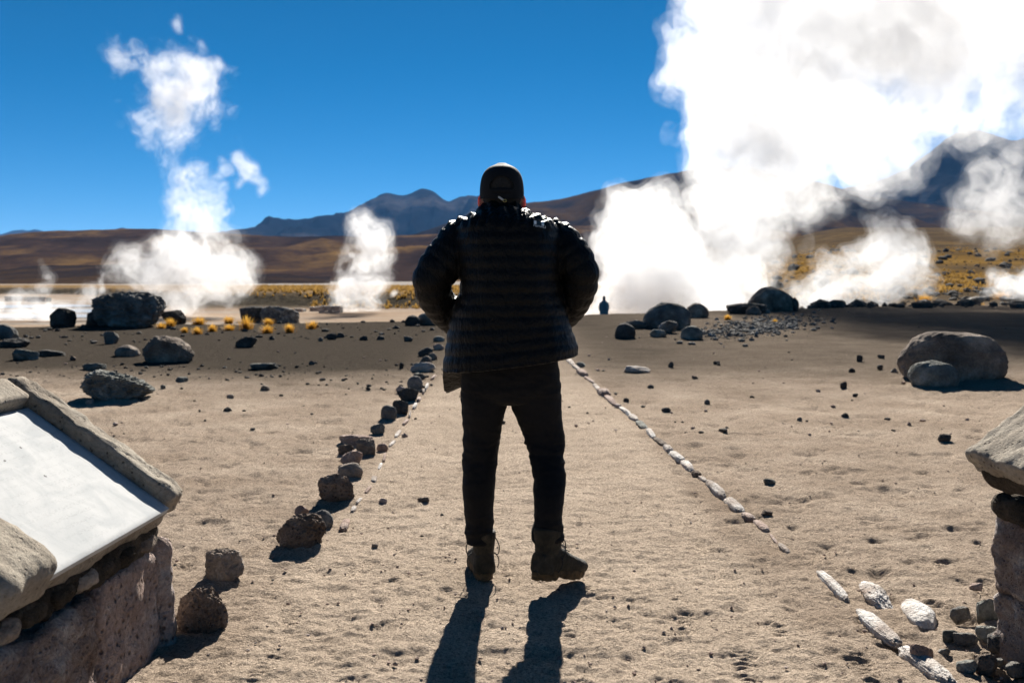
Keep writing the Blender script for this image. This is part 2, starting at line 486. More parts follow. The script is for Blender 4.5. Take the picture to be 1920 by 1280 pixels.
# ------------------------------------------------------------------ haze
bm = bmesh.new()
bmesh.ops.create_cube(bm, size=1.0)
for v in bm.verts:
    v.co = Vector((v.co.x * 59000, 19600 + v.co.y * 39900, 600 + v.co.z * 1226))
me = bpy.data.meshes.new('haze'); bm.to_mesh(me); bm.free()
t = NT('thin_mountain_air')
pv = t.n('VolumePrincipled', Density=HAZE, Anisotropy=0.0)
pv.inputs['Color'].default_value = (0.17, 0.46, 1.0, 1)
t.t.links.new(pv.outputs[0], t.out.inputs['Volume'])
tag(obj('haze', me, t.m), kind='stuff')

# ------------------------------------------------------------------ steam
def lattice_noise(shape, cell, rs):
    """smooth value noise on a grid (cell = lattice step in grid cells), by separable cubic B-spline upsampling"""
    mats, dims = [], []
    for n in shape:
        m = int(n / cell) + 5
        pos = np.arange(n) / cell + rs.uniform(0, 1)
        i = np.floor(pos).astype(int); f = pos - i
        A = np.zeros((n, m + 1), np.float32)
        r = np.arange(n)
        for k, w in enumerate(((1 - f) ** 3 / 6, (3 * f ** 3 - 6 * f ** 2 + 4) / 6, (-3 * f ** 3 + 3 * f ** 2 + 3 * f + 1) / 6, f ** 3 / 6)):
            A[r, i + k] += w
        mats.append(A); dims.append(m + 1)
    v = rs.uniform(-1, 1, size=dims).astype(np.float32)
    v = np.tensordot(mats[0], v, (1, 0))
    v = np.tensordot(v, mats[1], (1, 1)).transpose(0, 2, 1)
    v = np.tensordot(v, mats[2], (2, 1))
    return v * 2.2

def surface_nets(f, origin, h):
    """closed quad mesh of f > 0 on a grid"""
    f = f.copy()
    for ax in range(3):
        s0 = [slice(None)] * 3; s0[ax] = 0; f[tuple(s0)] = -1
        s0[ax] = -1; f[tuple(s0)] = -1
    ins = f > 0
    nx, ny, nz = f.shape
    cnt = np.zeros((nx - 1, ny - 1, nz - 1), np.int8)
    for a in (0, 1):
        for b in (0, 1):
            for c in (0, 1):
                cnt += ins[a:nx - 1 + a, b:ny - 1 + b, c:nz - 1 + c]
    act = (cnt > 0) & (cnt < 8)
    ci = np.argwhere(act)
    idx = np.full(act.shape, -1, np.int64)
    idx[act] = np.arange(len(ci))
    acc = np.zeros((len(ci), 3)); num = np.zeros(len(ci))
    corners = [(a, b, c) for a in (0, 1) for b in (0, 1) for c in (0, 1)]
    for p in corners:
        for ax in range(3):
            if p[ax]: continue
            q = list(p); q[ax] = 1
            fa = f[ci[:, 0] + p[0], ci[:, 1] + p[1], ci[:, 2] + p[2]]
            fb = f[ci[:, 0] + q[0], ci[:, 1] + q[1], ci[:, 2] + q[2]]
            m = (fa > 0) != (fb > 0)
            tt = fa[m] / (fa[m] - fb[m])
            pos = np.tile(np.array(p, float), (m.sum(), 1)); pos[:, ax] = tt
            acc[m] += pos; num[m] += 1
    verts = (ci + acc / num[:, None]) * h + origin
    faces = []
    for ax in range(3):
        o1, o2 = [(1, 2), (2, 0), (0, 1)][ax]
        sl0 = [slice(1, -1)] * 3; sl1 = [slice(1, -1)] * 3
        sl0[ax] = slice(0, -1); sl1[ax] = slice(1, None)
        A, B = ins[tuple(sl0)], ins[tuple(sl1)]
        e = np.argwhere(A != B)
        up = A[A != B]
        off = np.ones(3, int); off[ax] = 0
        e = e + off
        d1 = np.zeros(3, int); d1[o1] = 1
        d2 = np.zeros(3, int); d2[o2] = 1
        g = lambda q: idx[q[:, 0], q[:, 1], q[:, 2]]
        qd = np.stack([g(e - d1 - d2), g(e - d2), g(e), g(e - d1)], -1)
        qd[~up] = qd[~up][:, ::-1]
        faces.append(qd)
    return verts, np.concatenate(faces)

def steam_mat(name, dens, g=0.55, scale=0.55, lo=0.38):
    t = NT(name)
    v = t.n('VolumePrincipled', Density=dens, Anisotropy=g)
    v.inputs['Color'].default_value = (0.98, 0.982, 0.985, 1)
    n1 = t.noise(t.coord('Object'), scale, 7, 0.66, 1.4)
    t.set(v.inputs['Density'], t.math('MULTIPLY', t.ramp(n1, [(lo - 0.04, (0, 0, 0)), (lo + 0.28, (1, 1, 1))]), dens * 2.0))
    t.t.links.new(v.outputs[0], t.out.inputs['Volume'])
    return t.m

def puff_field(puffs, D, vox_px, seed, amp, depth=0.9, cells=(28, 12, 5), gains=(1.0, 0.55, 0.25), fill=0.0, rag=0.0):
    """signed field (metres, > 0 inside) of billowing puffs given as (px, py, radius px)"""
    rs = np.random.RandomState(seed)
    c = np.array([AT(p[0], p[1], D) for p in puffs]); r = np.array([p[2] for p in puffs]) * D / F * 1.13
    c[:, 1] += rs.uniform(-1, 1, len(c)) * np.maximum(r, np.median(r)) * depth
    h = vox_px * D / F
    pad = 0.7 * r.max() + 2 * h
    lo, hi = (c - r[:, None]).min(0) - pad * 0.6, (c + r[:, None]).max(0) + pad * 0.6
    lo[2] = max(lo[2], c[:, 2].min() - r.max())
    n = np.ceil((hi - lo) / h).astype(int) + 2
    f = np.full(n, -9.0, np.float32)
    ax = [lo[i] + np.arange(n[i]) * h for i in range(3)]
    for k in range(len(c)):
        e = r[k] * 1.9 + 2 * h
        sl = []
        for i in range(3):
            a = max(0, int((c[k, i] - e - lo[i]) / h)); b = min(n[i], int((c[k, i] + e - lo[i]) / h) + 1)
            sl.append(slice(a, b))
        dx = ax[0][sl[0]] - c[k, 0]; dy = ax[1][sl[1]] - c[k, 1]; dz = ax[2][sl[2]] - c[k, 2]
        dist = np.sqrt(dx[:, None, None] ** 2 + dy[None, :, None] ** 2 + dz[None, None, :] ** 2)
        v = (r[k] - dist).astype(np.float32)
        cur = f[tuple(sl)]
        kk = 0.25 * r[k]
        hb = np.clip(0.5 + 0.5 * (v - cur) / kk, 0, 1)
        f[tuple(sl)] = cur * (1 - hb) + v * hb + kk * hb * (1 - hb)
    nz = 0
    for cell, ga in zip(cells, gains):
        b = lattice_noise(n, cell, rs)
        nz = nz + ga * (np.abs(b) * 1.5 - 0.55 if cell != cells[0] else b)
    f = f + amp * nz
    if rag:
        f = f - rag * np.abs(lattice_noise(n, 4.5, rs)) * 2.0
    return f, lo, h

def plume(name, label, puffs, D, vox, seed, amp, levels, group='steam plumes over the geyser field', cat='steam plume', g=0.12, parent=None, zmin=None, lo_n=0.38, **kw):
    vox *= 2.0
    kw['cells'] = tuple(max(2.0, q / 2.0) for q in kw.get('cells', (28, 12, 5)))
    f, lo, h = puff_field(puffs, D, vox, seed, amp, **kw)
    if zmin is not None:
        zz = lo[2] + np.arange(f.shape[2]) * h
        f = np.minimum(f, (zz - zmin)[None, None, :].astype(np.float32))
    root = parent
    levels = [(levels[0][0] - 0.42 * amp, levels[0][1] * 0.4)] + list(levels)   # a thin ragged fringe outside the cloud
    for i, (off, dens) in enumerate(levels):
        v, q = surface_nets(f - off, lo, h)
        if len(q) < 8: continue
        base = np.array([v[:, 0].mean(), v[:, 1].mean(), v[:, 2].min()])
        nm = name if root is None else ('steam_core' if parent is None else 'steam_wisp')
        me = mesh_from(nm, v - (base if root is None else ORG[root.name]), q)
        o = obj(nm, me, steam_mat(nm, dens, g, 47.0 / D, lo_n + (0.08, 0.02, -0.03, -0.05, -0.05)[i]), root, base if root is None else None)
        if root is not None: o['kind'] = 'stuff'
        if root is None:
            root = o
            ORG[o.name] = base
            tag(o, label, cat, group)
    return root
ORG = {}

A_low = [(375, 500, 45), (408, 505, 38), (330, 510, 45), (330, 575, 40), (350, 545, 52), (300, 525, 48), (268, 500, 34), (258, 472, 22), (300, 468, 30), (345, 490, 52), (400, 525, 48), (430, 490, 36), (448, 470, 20), (420, 460, 28), (380, 450, 42), (370, 405, 42), (388, 372, 32), (348, 385, 28), (345, 430, 32), (400, 420, 32), (430, 445, 18), (330, 355, 14), (360, 350, 24)]
A_top = [(330, 292, 30), (305, 270, 28), (345, 248, 46), (285, 222, 30), (340, 195, 55), (385, 205, 30), (300, 150, 48), (265, 118, 24), (350, 145, 40), (388, 160, 26), (400, 225, 16), (255, 98, 14), (312, 112, 28), (345, 315, 20), (338, 300, 22), (355, 340, 15), (305, 190, 22), (395, 240, 14)]
A_wisp = [(328, 42, 16), (338, 58, 13), (352, 70, 10), (372, 80, 9), (412, 118, 9), (448, 262, 11), (445, 300, 18), (462, 320, 18), (478, 335, 14), (486, 356, 9), (430, 320, 14), (420, 300, 10), (450, 345, 9), (345, 335, 14), (400, 345, 12)]
pl = plume('steam_plume', 'tall billowing steam plume behind the largest dark boulder, topped by a detached cloud', A_low, 85, 2.3, 11, 1.15, [(0.0, 0.13), (0.7, 0.2), (1.5, 0.25)], lo_n=0.42)
plume('steam_plume', None, A_top, 85, 2.2, 12, 1.25, [(0.0, 0.11), (0.7, 0.16)], parent=pl, rag=0.45, lo_n=0.45, cells=(22, 11, 5), gains=(0.9, 0.8, 0.4))
plume('steam_plume', None, A_wisp, 85, 2.2, 13, 0.5, [(0.05, 0.12), (0.3, 0.2)], parent=pl, rag=0.3, cells=(16, 8, 4))
B_p = [(660, 575, 26), (690, 570, 26), (640, 560, 22), (665, 535, 38), (702, 540, 28), (680, 505, 32), (660, 480, 22), (700, 490, 28), (665, 452, 24), (695, 450, 32), (682, 422, 28), (658, 402, 11), (668, 412, 14), (715, 432, 20), (730, 448, 10), (722, 520, 14), (724, 480, 10)]
plume('steam_plume', 'white steam column rising beside the low stone tanks', B_p, 96, 2.2, 23, 0.8, [(0.0, 0.15), (0.5, 0.25), (1.1, 0.3)], cells=(20, 9, 4), lo_n=0.42)
C_p = [(1200, 560, 58), (1150, 545, 32), (1160, 500, 36), (1200, 500, 58), (1250, 540, 58), (1300, 560, 52), (1168, 450, 36), (1210, 432, 46), (1180, 392, 32), (1158, 366, 14), (1228, 385, 32), (1268, 412, 26), (1280, 465, 36), (1150, 420, 18), (1140, 490, 20), (1128, 580, 24), (1260, 500, 48), (1225, 360, 16), (1100, 590, 18)]
plume('steam_plume', 'broad white steam bank rising behind the distant visitor in blue', C_p, 72, 3.0, 31, 1.0, [(-0.1, 0.17), (0.5, 0.2), (1.2, 0.2)], lo_n=0.37, g=0.2)
D_p = [(1380, 570, 62), (1345, 535, 50), (1400, 520, 58), (1370, 480, 52), (1415, 470, 55), (1395, 430, 62), (1350, 430, 42), (1445, 430, 45), (1360, 380, 46), (1420, 370, 76), (1480, 380, 50), (1520, 350, 42), (1400, 310, 82), (1350, 300, 54), (1490, 300, 78), (1570, 305, 52), (1630, 295, 46), (1685, 285, 40), (1335, 240, 46), (1400, 230, 88), (1500, 210, 100), (1600, 215, 88), (1690, 220, 66), (1745, 215, 46), (1325, 190, 46), (1310, 130, 52), (1288, 92, 34), (1380, 120, 90), (1480, 100, 100), (1345, 50, 46), (1450, 30, 88), (1600, 100, 108), (1710, 110, 95), (1560, 0, 100), (1680, 0, 105), (1500, 462, 24), (1440, 520, 32),
       (1750, -60, 110), (1390, -60, 100), (1480, -130, 110), (1620, -150, 120), (1430, -220, 110), (1560, -260, 120), (1700, -220, 120)]
pl = plume('steam_plume', 'biggest steam plume, a towering white cloud rising high above the rocks', D_p, 62, 4.0, 41, 1.6, [(-0.3, 0.13), (0.5, 0.12), (1.7, 0.08)], cells=(26, 12, 6), gains=(0.7, 0.7, 0.4), g=0.25, lo_n=0.36)
D_far = [(1885, 130, 75), (1905, 205, 55), (1850, 225, 45), (1930, 90, 80), (1800, 130, 75), (1850, 190, 60), (1770, 230, 45), (1820, 30, 90), (1885, 70, 80), (1930, 150, 70), (1900, 240, 40), (1960, 0, 110), (1840, 250, 24), (1800, -100, 130), (1950, -140, 140), (1700, -240, 150), (1880, -280, 160), (2080, -200, 160), (1850, -430, 170), (2050, -420, 170), (2230, -330, 170), (1990, -600, 180), (2200, -560, 180)]
plume('steam_plume', None, D_far, 62, 6.0, 42, 1.5, [(-0.2, 0.07), (1.0, 0.09)], parent=pl, rag=0.45, cells=(18, 8, 4), g=0.3)
D_up = [(1480, -360, 120), (1620, -370, 130), (1760, -340, 140), (1880, -250, 130), (1560, -480, 130), (1720, -490, 140), (1950, -420, 160), (2100, -300, 160)]
plume('steam_plume', None, D_up, 62, 8.0, 44, 1.5, [(0.3, 0.13), (1.8, 0.13)], parent=pl, cells=(14, 7, 4))
D_smo = [(1500, 420, 30), (1540, 400, 36), (1580, 385, 34), (1520, 440, 26), (1620, 370, 26), (1560, 430, 20)]
plume('steam_plume', None, D_smo, 62, 3.0, 43, 0.9, [(0.25, 0.07), (0.8, 0.1)], parent=pl, rag=0.6)
E_p = [(1500, 568, 22), (1530, 558, 28), (1560, 545, 32), (1600, 535, 32), (1640, 525, 36), (1680, 512, 34), (1600, 490, 36), (1640, 470, 42), (1560, 505, 26), (1668, 442, 36), (1640, 425, 26), (1690, 475, 34), (1705, 505, 24), (1615, 412, 10), (1735, 522, 12), (1520, 535, 22), (1655, 405, 12)]
plume('steam_plume', 'low white steam puff drifting over the rocky golden hillside', E_p, 58, 2.8, 51, 0.65, [(-0.3, 0.25), (0.5, 0.35), (1.0, 0.4)], cells=(22, 9, 4))
F_p = [(1830, 420, 30), (1860, 400, 30), (1900, 390, 32), (1870, 440, 28), (1910, 430, 30), (1920, 360, 25), (1840, 385, 14), (1805, 432, 16), (1945, 400, 30), (1890, 460, 20), (1850, 460, 20), (1790, 415, 18), (1820, 370, 20), (1880, 350, 26), (1900, 300, 22), (1860, 310, 18)]
plume('steam_plume', 'thin veil of steam hanging in front of the dark blue mountain', F_p, 90, 2.8, 61, 1.2, [(0.0, 0.06), (0.6, 0.10)], rag=0.35, cells=(20, 9, 4))
G_p = [(1850, 542, 16), (1870, 532, 20), (1900, 538, 20), (1920, 528, 20), (1866, 516, 9), (1940, 540, 24), (1885, 520, 10)]
plume('steam_plume', 'small steam puff close behind the widest golden grass tuft', G_p, 52, 2.4, 71, 0.4, [(0.05, 0.3), (0.35, 0.6)], cells=(14, 7, 4))
H_p = [(-10, 594, 22), (0, 575, 18), (25, 560, 14), (30, 596, 22), (60, 592, 20), (90, 594, 18), (115, 598, 18), (75, 575, 18), (120, 580, 16), (170, 570, 14), (172, 548, 12), (140, 586, 14), (152, 568, 13), (60, 566, 14), (82, 545, 13), (90, 520, 10), (88, 500, 9), (76, 488, 6), (15, 600, 14), (48, 578, 12), (160, 590, 16), (130, 600, 14)]
plume('steam_plume', 'faint low steam creeping over the pale hot pools', H_p, 76, 2.4, 81, 0.5, [(-0.1, 0.16), (0.2, 0.25)], cells=(18, 8, 4), rag=0.1)
I_p = [(190, 512, 8), (184, 530, 10), (192, 546, 11), (200, 556, 10), (182, 500, 5)]
plume('steam_plume', 'slim steam wisp just above the largest dark boulder', I_p, 110, 1.8, 82, 0.4, [(0.05, 0.2), (0.25, 0.3)], cells=(12, 6, 3), rag=0.12)
J_p = [(741, 548, 7), (735, 553, 6), (746, 540, 4)]
plume('steam_plume', 'tiny steam wisp on the dark grassy bank', J_p, 104, 1.4, 83, 0.15, [(0.03, 0.3), (0.15, 0.4)], cells=(10, 5, 3), rag=0.05)
# ------------------------------------------------------------------ water of the hot pools
def sheet(name, pts, z, mat):
    me = mesh_from(name, [(p[0], p[1], z) for p in pts], [tuple(range(len(pts)))], smooth=False)
    return tag(obj(name, me, mat), kind='structure')
t = NT('milky_hot_water'); co = t.coord('Object')
M['water'] = t.bsdf((0.33, 0.34, 0.33), 0.3, t.bump(t.noise(co, 3.0, 3), 0.15, 0.02), spec=0.5)
prs = np.random.RandomState(8)
for (pxc, d0, rx, ry) in ((40, 84, 9, 4.5), (150, 97, 7, 5), (20, 112, 10, 6)):
    c = AT(pxc, 560, d0); a = np.linspace(0, 2 * math.pi, 40, endpoint=False)
    rr = 1 + 0.16 * np.sin(2 * a + d0) + 0.1 * np.sin(5 * a + pxc)
    sheet('water', np.stack([c[0] + rx * rr * np.cos(a), c[1] + ry * rr * np.sin(a)], -1), -1.93, M['water'])

# ------------------------------------------------------------------ rocks
_ico = {}
def ico(sub):
    if sub not in _ico:
        bm = bmesh.new()
        bmesh.ops.create_icosphere(bm, subdivisions=sub, radius=1.0)
        bm.verts.index_update()
        _ico[sub] = (np.array([v.co[:] for v in bm.verts]), np.array([[v.index for v in f.verts] for f in bm.faces]))
        bm.free()
    return _ico[sub]

def rock_shape(sub, style, seed):
    v, f = ico(sub)
    rs = np.random.RandomState(seed)
    o = rs.uniform(-50, 50, 3)
    p = v.copy()
    amp = dict(round=0.13, angular=0.22, craggy=0.3, slab=0.2, bar=0.15)[style]
    p *= (1 + amp * 1.5 * fbm(v * 0.95 + o, 3, 0))[:, None]
    if style == 'bar':
        p = np.sign(p) * np.abs(p) ** 0.62
    nk = dict(round=6, angular=15, craggy=12, slab=12, bar=8)[style]
    lim = dict(round=(0.8, 1.0), angular=(0.6, 0.95), craggy=(0.62, 0.95), slab=(0.58, 0.94), bar=(0.95, 1.3))[style]
    kk = dict(round=0.7, angular=1.0, craggy=0.9, slab=0.95, bar=0.85)[style]
    for i in range(nk):
        n = rs.normal(size=3); n /= np.linalg.norm(n)
        h = rs.uniform(*lim)
        ex = p @ n - h
        p -= n * (np.maximum(ex, 0) * kk)[:, None]
    if style in ('angular', 'craggy', 'slab'):          # a broad broken top
        for _ in range(2):
            n = np.array((rs.normal(0, 0.35), rs.uniform(-0.1, 0.5), 1.0)); n /= np.linalg.norm(n)
            p -= n * np.maximum(p @ n - rs.uniform(0.5, 0.72), 0)[:, None] * 0.85
    r = np.linalg.norm(p, axis=1, keepdims=True)
    dirn = p / r
    fine = fbm(dirn * 2.6 + o, 6 if sub > 3 else 3, 3, gain=0.58, ridge=(style == 'craggy'))
    fine = fine + 0.6 * fbm(dirn * np.array((4.0, 4.0, 9.0)) + o, 4, 13, ridge=True)
    p += dirn * (dict(round=0.045, angular=0.13, craggy=0.2, slab=0.12, bar=0.2)[style] * fine)[:, None]
    lo, hi = p.min(0), p.max(0)
    return (p - (lo + hi) / 2) / ((hi - lo) / 2), f

def hit_ground(px, py):
    z = 0.0
    for _ in range(6):
        q = G(px, py, z)
        z = ground_z(q[0], q[1])
    return G(px, py, z)

BANKS = []
ROCKS = 'loose rocks strewn over the sand'
def rock(px, by, w, h, mat, style, seed, label, group=ROCKS, sub=None, sink=0.27, tilt=0.0, yaw=None, dep=0.8, name='rock', cat='rock'):
    """a rock whose foot is seen at photo pixel (px, by), w by h photo pixels large"""
    q = hit_ground(px, by)
    s = q[1] / F
    rs = np.random.RandomState(seed + 1000)
    hw, hh = 0.5 * w * s, 0.5 * h * s
    hd = hw * dep
    hz = hh / (1 - sink)
    if sub is None: sub = 6 if w > 88 else (5 if w > 40 else (4 if w > 20 else 3))
    p, f = rock_shape(sub, style, seed)
    p = p * np.array((hw, hd, hz))
    if tilt:
        c_, s_ = math.cos(tilt), math.sin(tilt)
        x, z = p[:, 0] * c_ - p[:, 2] * s_, p[:, 0] * s_ + p[:, 2] * c_
        p[:, 0], p[:, 2] = x, z
        p *= np.array((hw, hd, hz)) / np.abs(p).max(0)
    me = mesh_from(name, p, f)
    if style != 'round': sharp_normals(me, 38)
    cy0 = q[1] + hd * 0.75
    cx0 = q[0] * cy0 / q[1]
    BANKS.append((cx0, cy0, hw, hd, hh))
    o = obj(name, me, M['rock_' + mat], loc=(cx0, cy0, q[2] + hz * (1 - 2 * sink) - 0.0))
    if yaw: o.rotation_euler.z = yaw
    tag(o, label, cat, group)
    return o

BO = 'boulders standing on the plain'
rock(236, 615, 142, 70, 'grey', 'craggy', 101, 'largest dark craggy boulder in front of the tall steam plume', BO, cat='boulder', tilt=-0.1)
rock(119, 615, 48, 38, 'dark', 'angular', 102, 'pointed dark boulder standing alone beside the pale hot pools', BO, cat='boulder')
rock(178, 613, 34, 32, 'dark', 'angular', 103, 'small dark rock leaning against the pool side of the largest boulder', BO)
rock(327, 608, 46, 27, 'dark', 'angular', 104, 'low dark rock between the largest boulder and the grass tufts', BO)
rock(478, 604, 56, 30, 'dark', 'angular', 105, 'blocky dark boulder with its lighter streaked neighbour behind golden tufts', BO, cat='boulder')
rock(526, 606, 80, 35, 'grey', 'craggy', 106, 'streaked grey boulder sloping down beside the blocky dark one', BO, cat='boulder', tilt=-0.3)
rock(774, 611, 30, 20, 'dark', 'round', 107, 'smaller grey lump of the pair near the man\'s elbow', BO)
rock(803, 610, 46, 24, 'brown', 'round', 108, 'larger brown lump of the pair near the man\'s elbow', BO)
rock(208, 645, 28, 24, 'grey', 'angular', 109, 'small pointed grey rock on dark gravel below the largest boulder', BO)
rock(318, 681, 104, 51, 'brown', 'slab', 110, 'slanting brown boulder with a long sloping sunlit top', BO, cat='boulder', tilt=-0.35)
rock(239, 669, 48, 22, 'brown', 'round', 111, 'flat dark brown rock touching the slanting brown boulder', BO)
rock(462, 651, 42, 20, 'dark', 'angular', 112, 'dark two-part rock on gravel below the golden tufts', BO)
rock(222, 752, 142, 56, 'green', 'craggy', 113, 'broad low grey-green boulder beyond the white plaque', BO, cat='boulder', tilt=-0.12)
rock(176, 694, 44, 13, 'green', 'slab', 114, 'flat grey-green slab lying between two larger boulders')
rock(494, 693, 54, 12, 'green', 'slab', 115, 'thin flat grey slab on the edge of the dark gravel')
rock(8, 636, 48, 28, 'grey', 'round', 116, 'grey rounded boulder cut by the picture edge near the pools', BO)
rock(28, 652, 58, 18, 'dark', 'angular', 117, 'low dark rock in front of the cut-off grey boulder', BO)
rock(48, 676, 50, 22, 'green', 'slab', 118, 'pale sloping slab among dark rocks near the pools')
rock(98, 668, 60, 12, 'dark', 'slab', 119, 'flat dark outcrop beside the pale sloping slab')
rock(622, 637, 22, 13, 'dark', 'angular', 120, 'dark stone, bigger half of a touching pair on the gravel')
rock(639, 633, 16, 10, 'dark', 'angular', 121, 'dark stone, smaller half of a touching pair on the gravel')
rock(601, 640, 10, 8, 'grey', 'angular', 122, 'pale little stone beside the dark touching pair')
rock(682, 638, 16, 9, 'dark', 'slab', 123, 'flat dark stone, next after the touching pair toward the man')
rock(714, 637, 15, 8, 'dark', 'slab', 124, 'flat dark stone midway between touching pair and path stones')
rock(766, 640, 18, 10, 'dark', 'angular', 125, 'dark notched stone on the gravel close to the path stones')
rock(1249, 617, 92, 50, 'grey', 'round', 130, 'large rounded boulder behind four smaller rocks', BO, cat='boulder')
rock(1306, 596, 46, 28, 'brown', 'round', 131, 'smooth rounded boulder just behind the large rounded one', BO, cat='boulder')
rock(1172, 635, 40, 30, 'dark', 'round', 132, 'dark rock with a flat top, closest of the cluster to the man', BO)
rock(1192, 617, 46, 17, 'grey', 'slab', 133, 'long low rock behind the flat-topped dark one', BO)
rock(1252, 625, 38, 24, 'grey', 'angular', 134, 'grey rock in the middle at the foot of the large rounded boulder', BO)
rock(1234, 632, 32, 15, 'green', 'slab', 135, 'pale flat rock at the foot of the rounded boulder cluster', BO)
rock(1297, 637, 42, 26, 'green', 'round', 136, 'egg shaped grey rock at the front of the boulder cluster', BO)
rock(1449, 584, 92, 47, 'brown', 'round', 137, 'long humped boulder on the ledge before the biggest plume', BO, cat='boulder', tilt=-0.1)
rock(1491, 584, 14, 27, 'dark', 'angular', 138, 'upright pointed stone at the end of the humped boulder', BO, sub=4)
rock(1384, 574, 32, 20, 'grey', 'angular', 139, 'pale angular rock perched beside the humped boulder', BO)
rock(1398, 589, 76, 21, 'dark', 'slab', 140, 'low flat dark slab in front of the humped boulder', BO)
rock(1413, 591, 30, 17, 'red', 'round', 141, 'reddish brown rock at the front of the humped boulder', BO)
rock(1435, 588, 18, 9, 'grey', 'round', 142, 'little grey rock beside the reddish brown one', BO)
rock(1786, 717, 204, 97, 'brown', 'round', 143, 'biggest dark humped boulder in the shade at the edge of the plain', BO, cat='boulder', tilt=0.06, dep=0.6)
rock(1751, 727, 93, 50, 'green', 'round', 144, 'smooth lighter grey boulder in front of the biggest humped one', BO, cat='boulder', tilt=-0.12)
rock(1194, 699, 52, 13, 'pale', 'slab', 145, 'flat whitish stone lying alone on the sand beyond the path edging')
rock(1089, 687, 18, 8, 'green', 'slab', 146, 'small pale grey stone just outside the edging by the jacket hem')
rock(1569, 577, 34, 15, 'dark', 'round', 147, 'dark rounded rock on the rim below the low steam puff', BO)
rock(1684, 549, 26, 15, 'dark', 'round', 148, 'dark rock on the golden hillside above the tufts', BO)
rock(1818, 532, 22, 16, 'dark', 'round', 149, 'dark rock high on the golden hillside near the thin steam', BO)
rock(1833, 565, 40, 10, 'grey', 'slab', 150, 'pale flat stone between two golden tufts on the rim', BO)
rock(1912, 562, 20, 12, 'dark', 'round', 151, 'dark rock at the end of the widest golden tuft', BO)
# stones along the path's boulder side
PS = 'stones laid in a row along the path'
for a in (
    (823, 641, 22, 11, 'green', 'round', 201, 'greenish stone in the row, almost touching the jacket'),
    (822, 656, 22, 12, 'pink', 'angular', 202, 'pinkish stone in the row, second from the jacket'),
    (798, 668, 30, 17, 'dark', 'angular', 203, 'dark stone in the row with a pinkish one behind it'),
    (811, 675, 18, 14, 'red', 'round', 204, 'small reddish stone squeezed beside two dark ones in the row'),
    (799, 682, 22, 15, 'brown', 'round', 205, 'brown stone in the row just behind the big pale slab'),
    (793, 697, 50, 18, 'pale', 'slab', 206, 'big pale slab in the row level with the jacket flap'),
    (786, 711, 26, 12, 'green', 'slab', 207, 'flat greenish stone right in front of the big pale slab'),
    (778, 730, 30, 25, 'grey', 'round', 208, 'round grey stone in the row in front of the flat greenish one'),
    (752, 737, 20, 13, 'pink', 'angular', 209, 'pink stone peeping out behind a dark one in the row'),
    (766, 753, 43, 26, 'dark', 'angular', 210, 'dark stone in the row with pink stone behind'),
    (751, 777, 30, 27, 'dark', 'angular', 211, 'square dark stone in the row touching a grey egg shaped one'),
    (729, 787, 30, 27, 'grey', 'round', 212, 'grey egg shaped stone in the row touching a square dark one'),
    (708, 815, 28, 21, 'green', 'angular', 213, 'grey-green wedge stone at the back of the near row'),
    (667, 834, 66, 19, 'pink', 'slab', 214, 'long flat pale pink slab in the near row'),
    (686, 855, 41, 32, 'brown', 'angular', 215, 'dark blocky brown stone in front of the long pink slab'),
    (717, 846, 22, 15, 'pink', 'round', 216, 'small pale stone beside the dark blocky brown one'),
    (649, 853, 30, 20, 'brown', 'craggy', 217, 'little craggy brown stone beside the dark blocky one'),
    (659, 874, 44, 29, 'pink', 'angular', 218, 'pinkish stone with a pale sunlit top in the near row'),
    (657, 896, 50, 27, 'brown', 'round', 219, 'dark oval stone in front of the pinkish one with sunlit top'),
    (631, 944, 68, 56, 'red', 'craggy', 220, 'big pitted brown block in the near row'),
    (566, 966, 28, 18, 'pink', 'angular', 221, 'small pale pink stone between two big craggy ones'),
    (603, 990, 45, 33, 'grey', 'round', 222, 'smooth grey stone tucked behind the broad craggy slab'),
    (564, 1030, 96, 62, 'red', 'craggy', 223, 'broad craggy reddish slab at the near end of the row'),
    (420, 1092, 78, 58, 'brown', 'angular', 224, 'dark angular stone standing on sand above the craggy hollow one'),
    (383, 1188, 98, 86, 'red', 'craggy', 225, 'hollow craggy reddish stone against the plaque plinth')):
    rock(*a[:8], group=PS, cat='stone', name='path_stone', sub=5 if a[2] > 40 else 4)
